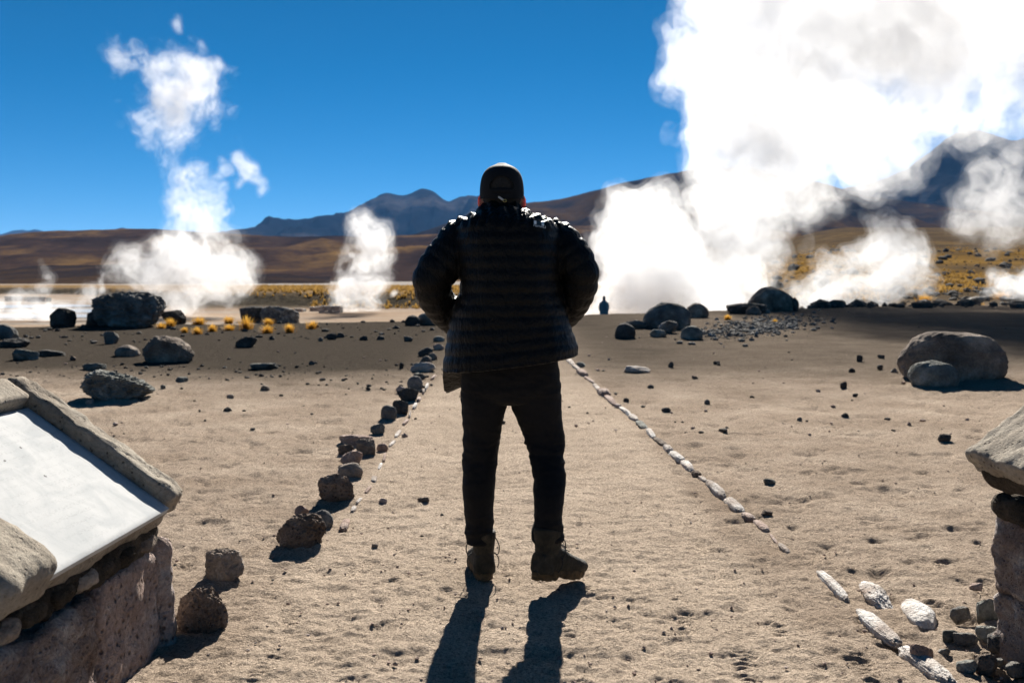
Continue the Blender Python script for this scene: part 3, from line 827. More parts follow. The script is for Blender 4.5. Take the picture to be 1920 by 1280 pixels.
# single small stones on the plain
SM = 'small single stones on the plain'
for a in (
    (1258, 689, 11, 11, 'dark', 'angular', 301, 'black upright pebble beyond the flat whitish stone'),
    (1344, 683, 13, 6, 'dark', 'slab', 302, 'flat black pebble further off than the flat whitish stone'),
    (1302, 710, 12, 6, 'red', 'slab', 303, 'reddish sliver of stone beyond the edging midway to the dark pebbles'),
    (1326, 758, 11, 9, 'dark', 'round', 304, 'round black pebble by itself on the sunlit sand'),
    (1249, 773, 18, 9, 'dark', 'angular', 305, 'low dark stone just outside the edging'),
    (1174, 754, 11, 8, 'dark', 'round', 306, 'small dark stone nearest the far half of the edging'),
    (1220, 728, 12, 7, 'grey', 'round', 307, 'small grey stone between edging and flat whitish stone'),
    (1612, 678, 12, 13, 'dark', 'angular', 308, 'black stone standing upright in line with the biggest boulder'),
    (1652, 672, 13, 7, 'red', 'slab', 309, 'reddish stone just beside the black upright one'),
    (1582, 727, 13, 12, 'dark', 'angular', 310, 'black cube-like stone on sand before the smooth grey boulder'),
    (1597, 698, 13, 8, 'dark', 'round', 311, 'dark stone behind the black cube-like one'),
    (1650, 693, 11, 9, 'dark', 'angular', 312, 'dark stone close to the tip of the biggest boulder'),
    (1677, 699, 14, 9, 'grey', 'angular', 313, 'grey stone touching the tip of the biggest boulder'),
    (1604, 744, 11, 6, 'dark', 'slab', 314, 'thin dark stone below the black cube-like one'),
    (1499, 790, 10, 8, 'grey', 'angular', 315, 'small grey stone alone on the open sand'),
    (1584, 782, 15, 8, 'dark', 'slab', 316, 'flat dark stone on open sand beyond the black angular one'),
    (1771, 829, 26, 15, 'dark', 'angular', 317, 'black angular stone on the sand short of the cut-off plinth'),
    (1443, 908, 24, 10, 'green', 'angular', 318, 'flat dark grey stone on the sand beside the edging'),
    (1438, 968, 24, 11, 'red', 'slab', 319, 'rusty flat stone beside the edging end'),
    (1831, 1106, 28, 13, 'pink', 'slab', 320, 'pale pink flake of stone near the cut-off plinth'),
    (718, 943, 16, 9, 'pink', 'angular', 321, 'small pale stone on the path near the big pitted block'),
    (794, 940, 24, 8, 'brown', 'slab', 322, 'flat brown stone half buried in the middle of the path'),
    (703, 1027, 13, 8, 'brown', 'angular', 323, 'tiny brown stone on the path level with the craggy slab'),
    (752, 640 + 90, 9, 9, 'dark', 'angular', 324, 'small dark stone just outside the row by the pink stone'),
    (753, 690, 9, 11, 'dark', 'angular', 325, 'small pointed dark stone outside the row by the pale slab'),
    (585, 684, 12, 8, 'dark', 'angular', 326, 'dark stone where gravel turns to sand, nearest the path'),
    (490, 706, 11, 6, 'brown', 'angular', 327, 'little brown stone below the thin flat grey slab'),
    (498, 731, 18, 9, 'brown', 'angular', 328, 'brown stone on sand below the thin flat grey slab'),
    (432, 747, 15, 8, 'brown', 'slab', 329, 'flat brown stone on sand beyond the plaque'),
    (341, 716, 24, 9, 'green', 'angular', 330, 'grey-green stone beyond the broad low boulder'),
    (306, 729, 10, 8, 'grey', 'angular', 331, 'little pointed stone at the end of the broad low boulder'),
    (168, 759, 14, 11, 'grey', 'angular', 332, 'little stone at the front of the broad low boulder'),
    (266, 752, 13, 7, 'dark', 'slab', 333, 'dark flat stone just below the broad low boulder'),
    (137, 676, 14, 9, 'red', 'angular', 334, 'reddish stone above the flat grey-green slab')):
    rock(*a[:8], group=SM, cat='stone', name='small_stone', sub=3)

# pale edging stones
ER = 'pale stones edging the open side of the path'
EL = 'white stones edging the boulder side of the path'
WORDS = ['first', 'second', 'third', 'fourth', 'fifth', 'sixth', 'seventh', 'eighth', 'ninth', 'tenth', 'eleventh', 'twelfth', 'thirteenth',
         'fourteenth', 'fifteenth', 'sixteenth', 'seventeenth', 'eighteenth', 'nineteenth', 'twentieth', 'twenty-first', 'twenty-second', 'twenty-third', 'twenty-fourth', 'twenty-fifth', 'twenty-sixth', 'twenty-seventh', 'twenty-eighth']

def bar_stone(p0, p1, wid, hgt, mat, seed, label, group, sub=4, sink=0.5, style='bar'):
    a, b = hit_ground(*p0), hit_ground(*p1)
    L = np.linalg.norm(b - a)
    p, f = rock_shape(sub, style, seed)
    p = p * np.array((L * rnd.uniform(0.42, 0.52), wid / 2 * rnd.uniform(0.75, 1.25), hgt / 2 * rnd.uniform(0.8, 1.2)))
    me = mesh_from('edging_stone', p, f); sharp_normals(me, 40)
    m = (a + b) / 2
    o = obj('edging_stone', me, M['rock_' + mat], loc=(m[0], m[1], m[2] + hgt * (0.5 - sink)))
    o.rotation_euler.z = math.atan2(b[1] - a[1], b[0] - a[0]) + rnd.uniform(-0.05, 0.05)
    return tag(o, label, 'stone', group)

line = [(1483, 1041), (1458, 1020), (1443, 1000), (1412, 975), (1392, 963), (1361, 936), (1325, 906), (1311, 893), (1300, 886), (1279, 866), (1258, 849), (1248, 839), (1228, 822), (1212, 806), (1195, 791), (1181, 779), (1163, 765), (1150, 758), (1138, 742), (1127, 735), (1113, 720), (1097, 706), (1086, 696), (1075, 684), (1061, 671)]
ew = [0.06, 0.03, 0.09, 0.08, 0.10, 0.13, 0.07, 0.09, 0.14, 0.13, 0.12, 0.10, 0.10, 0.12, 0.10, 0.10, 0.10, 0.13, 0.2, 0.10, 0.12, 0.22, 0.12, 0.14]
em = ['pale', 'pink', 'pink', 'pink', 'pale', 'pale', 'pale', 'red', 'white', 'white', 'pale', 'brown', 'white', 'green', 'white', 'white', 'pink', 'pink', 'pink', 'pale', 'pink', 'pink', 'pale', 'pale']
CW = dict(white='white', pale='whitish', pink='pinkish', red='reddish', brown='brown', green='greyish')
for i in range(len(line) - 1):
    bar_stone(line[i], line[i + 1], ew[i] * 0.58, ew[i] * 0.58, em[i], 400 + i,
              '%s edging stone, %s of the open-side line counted from the white rod' % (CW[em[i]], WORDS[i]), ER)
bar_stone((1600, 1136), (1528, 1070), 0.04, 0.05, 'white', 440, 'white rod shaped edging stone lying apart at the near end of the line', ER, sub=5)
bar_stone((1668, 1150), (1616, 1092), 0.11, 0.10, 'white', 441, 'white pitted edging block next to the rod shaped stone', ER, sub=5, style='craggy')
bar_stone((1742, 1182), (1706, 1126), 0.13, 0.11, 'white', 442, 'white rounded edging block nearest the heap of dark rubble', ER, sub=5, style='round')
bar_stone((1790, 1290), (1690, 1212), 0.075, 0.05, 'white', 443, 'white strip of edging stone running out at the bottom of the picture', ER, sub=5)
bar_stone((1692, 1214), (1600, 1143), 0.065, 0.05, 'white', 444, 'white strip of edging stone just behind the pitted block', ER, sub=5)
lineL = [(640, 996), (656, 968), (668, 946), (683, 930), (697, 908), (707, 888), (717, 866), (729, 842), (742, 822), (752, 803), (766, 784), (774, 770), (782, 756), (790, 744), (797, 731), (807, 717), (818, 702)]
for i in range(len(lineL) - 1):
    w = (0.05, 0.035, 0.03, 0.04)[i % 4]
    a0, b0 = np.array(lineL[i], float), np.array(lineL[i + 1], float)
    k0 = (0.1, 0.32, 0.0, 0.22)[i % 4]
    bar_stone(tuple(a0 + (b0 - a0) * k0), tuple(b0 - (b0 - a0) * (0.3 - k0 * 0.5)), w * 0.8, 0.032 if i < 10 else 0.055, ('pink', 'pale', 'white')[i % 3], 460 + i,
              'white edging stone, %s of the boulder-side line counted from the craggy slab' % WORDS[i], EL, sub=3, sink=0.42 if i < 10 else 0.3)
# dark rubble heaped by the cut-off plinth
RU = 'dark rubble heaped by the plinth'
rub = [(1852, 1162, 44, 40, 'green', 'behind all the others', 0), (1800, 1165, 38, 28, 'grey', 'nearest the white rounded block', 0), (1780, 1205, 30, 22, 'green', 'darkest and lowest by the white block', 0),
       (1850, 1205, 46, 30, 'green', 'in the middle of the heap', 0), (1905, 1190, 60, 60, 'dark', 'large, standing against the plinth foot', 0), (1880, 1228, 70, 46, 'dark', 'biggest of the heap', 0),
       (1808, 1210, 46, 22, 'grey', 'flat, in front of the grey one', 0), (1728, 1242, 46, 34, 'pink', 'pale, beside the white strip', 0), (1812, 1262, 40, 24, 'green', 'at the front of the heap', 0),
       (1850, 1262, 48, 34, 'brown', 'brown, at the front beside the greenish one', 0), (1905, 1268, 44, 26, 'grey', 'front, at the picture edge', 0), (1770, 1230, 26, 14, 'grey', 'small, between pale stone and heap', 0), (1870, 1250, 24, 14, 'grey', 'small, among the front ones', 0)]
for i, (px, by, w, h, m, txt, _) in enumerate(rub):
    rock(px, by, w, h, m, 'angular', 500 + i, '%s piece of rubble, %s' % (dict(green='greenish', grey='grey', dark='blackish', pink='pinkish', brown='brown')[m], txt), RU, sub=4, cat='stone', name='rubble_stone')

# sand banked up against the feet of the rocks
gmesh = bpy.data.objects['ground'].data
Hb = H.copy()
for (bx, by, hw, hd, hh) in BANKS:
    if hw < 0.05 or by > 58: continue
    R_ = 2.2 * max(hw, hd)
    rws = np.where((yy > by - R_) & (yy < by + R_))[0]
    if len(rws) < 2: continue
    r0, r1 = rws[0], rws[-1] + 1
    q = np.sqrt(((X[r0:r1] - bx) / hw) ** 2 + ((Y[r0:r1] - by) / hd) ** 2)
    lump = np.exp(-np.maximum(q - 0.85, 0) ** 2 / 0.16) * (0.7 + 0.6 * fbm2(X[r0:r1], Y[r0:r1], 0.6 * hw + 0.02, 2, 77))
    Hb[r0:r1] += min(0.16 * hh, 0.05) * lump
gmesh.vertices.foreach_set('co', np.stack([X, Y, Hb], -1).astype(np.float32).ravel())
gmesh.update()

# countless pebbles and gravel
def scatter(name, mat, n, sampler, size, seed, sub=1, lift=0.25):
    rs = np.random.RandomState(seed)
    v0, f0 = ico(sub)
    P = sampler(rs, n)
    z = terrain(P[:, 0], P[:, 1])
    sz = size(rs, n, P)
    nv = len(v0)
    V = np.empty((n, nv, 3)); 
    for i in range(n):
        sh = v0 * (1 + rs.uniform(-0.28, 0.28, (nv, 1))) * np.array((1, rs.uniform(0.6, 1), rs.uniform(0.4, 0.75))) * sz[i]
        a = rs.uniform(0, 6.28); c_, s_ = math.cos(a), math.sin(a)
        V[i, :, 0] = sh[:, 0] * c_ - sh[:, 1] * s_ + P[i, 0]
        V[i, :, 1] = sh[:, 0] * s_ + sh[:, 1] * c_ + P[i, 1]
        V[i, :, 2] = sh[:, 2] + z[i] + sz[i] * lift
    Fc = (f0[None] + (np.arange(n) * nv)[:, None, None]).reshape(-1, 3)
    me = mesh_from(name, V.reshape(-1, 3), Fc, smooth=False)
    return tag(obj(name, me, mat), kind='stuff')

def s_near(rs, n):
    y = 1 / rs.uniform(1 / 2.4, 1 / 9.0, n); x = rs.uniform(-0.62, 0.62, n) * y
    return np.stack([x, y], -1)
def s_mid(rs, n):
    y = 1 / rs.uniform(1 / 8.0, 1 / 30.0, n); x = rs.uniform(-0.6, 0.6, n) * y
    return np.stack([x, y], -1)
def s_edge(rs, n):
    y = rs.normal(13.2, 0.9, n); x = rs.uniform(-0.55, -0.06, n) * y
    return np.stack([x, y + 0.5 * np.sin(x)], -1)
def s_patch(rs, n):
    px = 1425 + rs.normal(0, 58, n); py = 611 + rs.normal(0, 9, n) - (px - 1425) * 0.12
    return np.array([G(a, b)[:2] for a, b in zip(px, py)])
pw = lambda lo, hi, k: (lambda rs, n, P: lo + (hi - lo) * rs.power(k, n))
scatter('pebbles', M['rock_pink'], 3000, s_near, lambda rs, n, P: 0.002 + 0.008 * rs.uniform(0, 1, n) ** 4, 71)
scatter('pebbles', M['rock_dark'], 260, s_near, lambda rs, n, P: 0.002 + 0.009 * rs.uniform(0, 1, n) ** 4, 72)
scatter('pebbles', M['rock_dark'], 260, s_mid, lambda rs, n, P: 0.006 + 0.042 * rs.uniform(0, 1, n) ** 5, 73)
scatter('pebbles', M['rock_pink'], 260, s_mid, lambda rs, n, P: 0.006 + 0.03 * rs.uniform(0, 1, n) ** 5, 74)
scatter('gravel', M['rock_dark'], 380, s_edge, lambda rs, n, P: 0.006 + 0.035 * rs.uniform(0, 1, n) ** 4, 75)
scatter('gravel', M['rock_grey'], 2000, s_patch, lambda rs, n, P: 0.012 + 0.085 * rs.uniform(0, 1, n) ** 4, 76)
def s_rim(rs, n):
    u = rs.uniform(0.26, 0.6, n); y = rs.uniform(44, 95, n)
    return np.stack([u * y, y], -1)
scatter('gravel', M['rock_dark'], 700, s_rim, lambda rs, n, P: 0.06 + 0.5 * rs.uniform(0, 1, n) ** 4, 77)
def s_hill(rs, n):
    u = rs.uniform(0.2, 0.6, n); y = rs.uniform(95, 330, n)
    return np.stack([u * y, y], -1)
scatter('gravel', M['rock_dark'], 500, s_hill, lambda rs, n, P: 0.2 + 0.9 * rs.uniform(0, 1, n) ** 4, 78)
def s_rimL(rs, n):
    u = rs.uniform(-0.56, 0.0, n); y = ledge(u) * rs.uniform(0.72, 1.0, n)
    return np.stack([u * y, y], -1)
scatter('gravel', M['rock_dark'], 260, s_rimL, lambda rs, n, P: 0.015 + 0.1 * rs.uniform(0, 1, n) ** 4, 79)

# ------------------------------------------------------------------ golden grass
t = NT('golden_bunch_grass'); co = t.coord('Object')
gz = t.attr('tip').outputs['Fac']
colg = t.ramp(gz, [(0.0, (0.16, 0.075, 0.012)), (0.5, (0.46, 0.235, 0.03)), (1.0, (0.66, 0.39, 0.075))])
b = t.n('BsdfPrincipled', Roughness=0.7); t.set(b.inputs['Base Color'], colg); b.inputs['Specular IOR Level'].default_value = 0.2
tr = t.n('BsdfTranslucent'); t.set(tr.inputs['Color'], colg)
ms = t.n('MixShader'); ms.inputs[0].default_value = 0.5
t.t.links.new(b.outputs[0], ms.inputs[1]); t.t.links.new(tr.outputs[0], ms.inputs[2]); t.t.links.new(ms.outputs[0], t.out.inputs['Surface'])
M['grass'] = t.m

def tuft_geo(rs, w, h, nb, seg=3, thick=0.02):
    """blades as tapered curved strips; returns verts, faces, tip attribute"""
    V, Fs, T = [], [], []
    for i in range(nb):
        a = rs.uniform(0, 6.283); r0 = abs(rs.normal(0, 0.28)) * w * 0.5
        lean = rs.uniform(0.05, 1.0); L = h * rs.uniform(0.4, 1.0)
        bx, by = r0 * math.cos(a), r0 * math.sin(a)
        a2 = a + rs.normal(0, 0.5)
        tx, ty = math.cos(a2), math.sin(a2)
        px, py = -ty, tx
        base = len(V)
        for k in range(seg + 1):
            q = k / seg
            out = lean * w * 0.42 * q ** 1.7
            z = L * (q - 0.28 * lean * q * q)
            wd = thick * (1 - 0.85 * q)
            V.append((bx + tx * out + px * wd, by + ty * out + py * wd, z)); V.append((bx + tx * out - px * wd, by + ty * out - py * wd, z))
            T += [q, q]
        for k in range(seg):
            j = base + 2 * k
            Fs.append((j, j + 1, j + 3, j + 2))
    return V, Fs, T

TU = 'golden bunch grass tufts on the plain'
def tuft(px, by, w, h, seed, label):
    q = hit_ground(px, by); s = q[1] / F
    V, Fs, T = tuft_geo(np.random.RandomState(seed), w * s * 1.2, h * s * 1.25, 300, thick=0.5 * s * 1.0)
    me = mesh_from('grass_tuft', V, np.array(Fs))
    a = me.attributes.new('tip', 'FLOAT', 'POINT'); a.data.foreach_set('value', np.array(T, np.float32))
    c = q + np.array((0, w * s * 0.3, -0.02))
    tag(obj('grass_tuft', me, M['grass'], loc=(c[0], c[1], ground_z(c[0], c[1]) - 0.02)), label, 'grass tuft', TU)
for a in (
    (228, 615, 22, 14, 1, 'golden tuft growing against the face of the largest boulder'),
    (300, 616, 24, 12, 2, 'low golden tuft touching a taller one by the low dark rock'),
    (317, 613, 26, 17, 3, 'taller golden tuft in front of the low dark rock'),
    (345, 624, 16, 12, 4, 'small round golden tuft, closest of the group to the low dark rock'),
    (370, 609, 36, 16, 5, 'broad golden tuft at the back of the group'),
    (368, 627, 22, 15, 6, 'golden tuft in front of the broad one'),
    (396, 622, 20, 15, 7, 'upright golden tuft between the broad one and the big clump'),
    (427, 607, 26, 14, 8, 'golden tuft behind the big clump\'s low neighbour'),
    (427, 620, 28, 13, 9, 'low golden tuft beside the big clump'),
    (459, 618, 36, 25, 10, 'biggest golden clump in front of the blocky dark boulder'),
    (501, 609, 26, 13, 11, 'golden tuft half hidden behind another below the streaked boulder'),
    (499, 625, 30, 18, 12, 'bushy golden tuft below the streaked boulder'),
    (541, 624, 24, 18, 13, 'lone upright golden tuft beyond the streaked boulder'),
    (583, 617, 24, 17, 14, 'golden tuft with one tall stalk nearest the stone tanks'),
    (1366, 600, 18, 11, 15, 'tiny golden tuft on the grey gravel nearest the reddish rock'),
    (1454, 607, 11, 9, 16, 'tiniest golden tuft further along the grey gravel'),
    (1738, 571, 34, 16, 17, 'round golden tuft alone on the rim of the hillside'),
    (1838, 569, 22, 11, 18, 'small golden tuft beside the widest one'),
    (1885, 567, 46, 17, 19, 'widest golden tuft in front of the small steam puff')):
    tuft(*a)

# grass beyond counting on the bench and the hillside
def grass_mass(name, n, sampler, hgt, seed, per=9):
    rs = np.random.RandomState(seed)
    P = sampler(rs, n); n = len(P); z = terrain(P[:, 0], P[:, 1])
    V, Fs, T = [], [], []
    protos = [tuft_geo(rs, 1.3, 1.0, per, seg=2, thick=0.16) for _ in range(12)]
    Vs, Fa, Ta, o = [], [], [], 0
    for i in range(n):
        v, f, tt = protos[i % 12]
        a = rs.uniform(0, 6.28); k = hgt * rs.uniform(0.5, 1.2)
        v = np.array(v); c_, s_ = math.cos(a), math.sin(a)
        Vs.append(np.stack([(v[:, 0] * c_ - v[:, 1] * s_) * k + P[i, 0], (v[:, 0] * s_ + v[:, 1] * c_) * k + P[i, 1], v[:, 2] * k + z[i] - 0.05], -1))
        Fa.append(np.array(f) + o); Ta.append(tt); o += len(v)
    me = mesh_from(name, np.concatenate(Vs), np.concatenate(Fa))
    a = me.attributes.new('tip', 'FLOAT', 'POINT'); a.data.foreach_set('value', np.concatenate(Ta).astype(np.float32))
    return tag(obj(name, me, M['drygrass']), kind='stuff')
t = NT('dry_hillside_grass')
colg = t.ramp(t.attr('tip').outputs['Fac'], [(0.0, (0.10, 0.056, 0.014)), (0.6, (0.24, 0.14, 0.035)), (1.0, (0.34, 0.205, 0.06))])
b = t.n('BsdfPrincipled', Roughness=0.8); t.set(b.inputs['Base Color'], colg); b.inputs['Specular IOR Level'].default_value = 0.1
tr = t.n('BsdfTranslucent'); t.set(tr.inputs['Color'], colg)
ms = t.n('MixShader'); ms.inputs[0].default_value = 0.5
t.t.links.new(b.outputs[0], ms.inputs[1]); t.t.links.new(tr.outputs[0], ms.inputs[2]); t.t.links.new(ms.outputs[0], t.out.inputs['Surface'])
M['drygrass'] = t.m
def s_bench(rs, n):
    u = rs.uniform(-0.33, 0.12, n); y = 112 + 170 * rs.beta(1, 1.6, n)
    return np.stack([u * y, y], -1)
def s_bank(rs, n):
    u = rs.uniform(-0.2, 0.12, n); y = rs.uniform(104, 116, n)
    return np.stack([u * y, y], -1)
def s_slope(rs, n):
    u = rs.uniform(0.14, 0.6, 3 * n); y = 70 + 300 * rs.beta(1, 1.5, 3 * n)
    k = (fbm2(u * y, y * 0.5, 16.0, 3, 58) + rs.normal(0, 0.06, 3 * n)) > 0.02
    u, y = u[k][:n], y[k][:n]
    return np.stack([u * y, y], -1)
grass_mass('grass', 4200, s_bench, 0.6, 91, 6)
grass_mass('grass', 420, s_bank, 0.7, 92)
grass_mass('grass', 4200, s_slope, 0.6, 93, 6)

# ------------------------------------------------------------------ low stone tanks by the vents
def rough_box(half, rnd_r, amp, seed, sub=10, freq=6.0, oct=4):
    """a rounded, uneven block; verts and faces round its own centre"""
    half = np.asarray(half, float)
    n = sub
    faces, verts, index = [], [], {}
    def vid(p):
        key = tuple(np.round(p, 5))
        if key not in index:
            index[key] = len(verts); verts.append(p)
        return index[key]
    for ax in range(3):
        for sg in (-1, 1):
            o1, o2 = [(1, 2), (2, 0), (0, 1)][ax]
            ids = np.empty((n + 1, n + 1), int)
            for i in range(n + 1):
                for j in range(n + 1):
                    p = np.zeros(3); p[ax] = sg; p[o1] = -1 + 2 * i / n; p[o2] = -1 + 2 * j / n
                    ids[i, j] = vid(p)
            for i in range(n):
                for j in range(n):
                    q = (ids[i, j], ids[i + 1, j], ids[i + 1, j + 1], ids[i, j + 1])
                    faces.append(q if sg > 0 else q[::-1])
    p = np.array(verts) * half
    r = min(rnd_r, half.min() * 0.98)
    core = np.clip(p, -(half - r), half - r)
    dv = p - core
    ln = np.linalg.norm(dv, axis=1, keepdims=True); ln[ln < 1e-9] = 1
    nn = dv / ln
    p = core + nn * r
    o = np.random.RandomState(seed).uniform(-40, 40, 3)
    p = p + nn * (amp * fbm(p * freq + o, oct, 1))[:, None]
    return p, np.array(faces)

def block(name, center, half, axes, mat, parent, org, seed, r=0.02, amp=0.01, sub=10, freq=6.0, shear=None):
    p, f = rough_box(half, r, amp, seed, sub, freq)
    if shear is not None: p = shear(p)
    w = p @ np.array(axes) + np.asarray(center) - org
    me = mesh_from(name, w, f)
    sharp_normals(me, 50)
    return obj(name, me, mat, parent)

def tank(px0, px1, ytop, ybot, d, label, seed):
    a = AT(px0, ybot, d); b = AT(px1, ybot, d); tp = AT(px0, ytop, d)
    gz_ = min(a[2], ground_z(a[0], d)) - 0.1
    c = (a + b) / 2; wd = (b[0] - a[0]); hh = tp[2] - gz_
    org = np.array((c[0], d, gz_))
    root = empty('stone_tank', org)
    tag(root, label, 'stone tank', 'low stone tanks beside the steam vents')
    I = np.eye(3)
    k = max(2, int(round(wd / 0.7)))
    for i in range(k):
        for row in range(2):
            block('stone', org + np.array((-wd / 2 + wd * (i + 0.5) / k, 0, hh * (0.22 + 0.42 * row))), (wd / k * 0.49, 0.22, hh * 0.205), I, M['rock_pink'], root, org, seed + i * 3 + row, 0.05, 0.04, 4, 3)
    block('coping', org + np.array((0, 0, hh * 0.92)), (wd / 2 * 1.03, 0.3, hh * 0.075), I, M['rock_pale'], root, org, seed + 77, 0.04, 0.03, 6, 2)
    for s_ in (-1, 1):
        block('side_wall', org + np.array((s_ * (wd / 2 - 0.2), 1.0, hh * 0.43)), (0.19, 0.75, hh * 0.42), I, M['rock_grey'], root, org, seed + 80 + s_, 0.05, 0.04, 5, 2)
tank(598, 638, 573, 589, 93, 'bigger low stone tank at the foot of the slim steam column', 10)
tank(581, 599, 575, 588, 98, 'smaller stone tank tucked behind the bigger one by the slim column', 20)
tank(552, 568, 578, 588, 96, 'tiny pale stone tank nearest the streaked boulder', 30)
tank(52, 86, 556, 571, 135, 'stone tank in the low steam over the hot pools, closer to the pointed boulder', 40)
tank(10, 44, 555, 573, 140, 'stone tank in the low steam at the edge of the hot pools', 50)
# ------------------------------------------------------------------ the two masonry plinths
t = NT('weathered_concrete'); co = t.coord('Object')
n1 = t.noise(co, 5, 5, 0.6); n2 = t.noise(co, 70, 4, 0.75); n3 = t.noise(co, 260, 2, 0.7)
c = t.ramp(n1, [(0.3, (0.23, 0.19, 0.145)), (0.7, (0.38, 0.335, 0.27))])
c = t.mix(0.6, c, t.ramp(n2, [(0.3, (0.22,) * 3), (0.5, (0.5,) * 3), (0.68, (0.68,) * 3)]), 'OVERLAY')
vo = t.n('TexVoronoi', Scale=55.0); t.set(vo.inputs['Vector'], co)
pit = t.ramp(vo.outputs['Distance'], [(0.12, (0,) * 3), (0.3, (1,) * 3)])
pk = t.math('GREATER_THAN', t.n('SeparateColor', Color=vo.outputs['Color']).outputs[0], 0.6)
pf = t.math('MULTIPLY', t.math('SUBTRACT', 1.0, pit), pk)
c = t.mix(t.math('MULTIPLY', pf, 0.65), c, (0.07, 0.055, 0.04))
h = t.math('SUBTRACT', t.math('ADD', t.math('MULTIPLY', n2, 1.0), t.math('MULTIPLY', n3, 0.4)), t.math('MULTIPLY', pf, 0.7))
M['concrete'] = t.bsdf(c, 0.95, t.bump(h, 1.0, 0.008), spec=0.15)

t = NT('white_marble_plaque'); co = t.coord('Object')
n1 = t.noise(co, 6, 6, 0.6, 1.2); n2 = t.noise(co, 90, 4, 0.7)
c = t.ramp(n1, [(0.35, (0.39, 0.40, 0.40)), (0.6, (0.49, 0.49, 0.48))])
mp = t.n('Mapping'); t.set(mp.inputs['Vector'], co); mp.inputs['Rotation'].default_value = (0.2, 0.3, 0.9); mp.inputs['Scale'].default_value = (1, 5, 1)
sc = t.noise(mp.outputs[0], 14, 3, 0.6)
c = t.mix(t.math('MULTIPLY', t.ramp(sc, [(0.62, (0,) * 3), (0.72, (1,) * 3)]), 0.22), c, (0.42, 0.43, 0.44))
vo = t.n('TexVoronoi', Scale=15.0); t.set(vo.inputs['Vector'], co); vo.inputs['Randomness'].default_value = 1.0
def along(vec):
    d = t.n('VectorMath', operation='DOT_PRODUCT'); t.set(d.inputs[0], co); d.inputs[1].default_value = vec
    return d.outputs['Value']
du, dv_ = along((-0.105, -0.9945, 0.0)), along((-0.8146, 0.086, 0.5736))
rowm = t.math('GREATER_THAN', t.math('SINE', t.math('MULTIPLY', dv_, 2 * math.pi / 0.034)), 0.25)      # worn rows of cut lettering
cmb = t.n('CombineXYZ'); t.set(cmb.inputs[0], t.math('MULTIPLY', du, 95.0)); t.set(cmb.inputs[1], t.math('MULTIPLY', dv_, 160.0))
letters = t.math('GREATER_THAN', t.noise(cmb.outputs[0], 1.0, 2, 0.5), 0.53)
worn = t.ramp(t.noise(co, 4.5, 3, 0.6), [(0.42, (0.25,) * 3), (0.62, (1,) * 3)])
c = t.mix(t.math('MULTIPLY', t.math('MULTIPLY', rowm, letters), t.math('MULTIPLY', worn, 0.2)), c, (0.2, 0.2, 0.2))
di = t.math('ADD', vo.outputs['Distance'], t.math('MULTIPLY', t.math('SUBTRACT', n2, 0.5), 0.25))
chip = t.math('MULTIPLY', t.math('LESS_THAN', di, 0.1), t.math('GREATER_THAN', t.n('SeparateColor', Color=vo.outputs['Color']).outputs[1], 0.86))
c = t.mix(t.math('MULTIPLY', chip, 0.85), c, (0.09, 0.085, 0.08))
M['marble'] = t.bsdf(c, 0.85, t.bump(n2, 0.2, 0.002), spec=0.1)
M['mortar_and_slab_shade'] = rock_mat('dark_mortar_and_slab_shade', (0.035, 0.028, 0.02), (0.085, 0.068, 0.05), (0.17, 0.14, 0.105), 14, 0.02, 0.3)
M['pinkwhite'] = rock_mat('white_limed_stone', (0.2, 0.135, 0.105), (0.4, 0.32, 0.28), (0.74, 0.71, 0.69), 11, 0.035, 0.4)
M['pinkstone'] = rock_mat('pink_vesicular_stone', (0.22, 0.15, 0.12), (0.36, 0.27, 0.23), (0.52, 0.45, 0.41), 7, 0.022, 0.65)

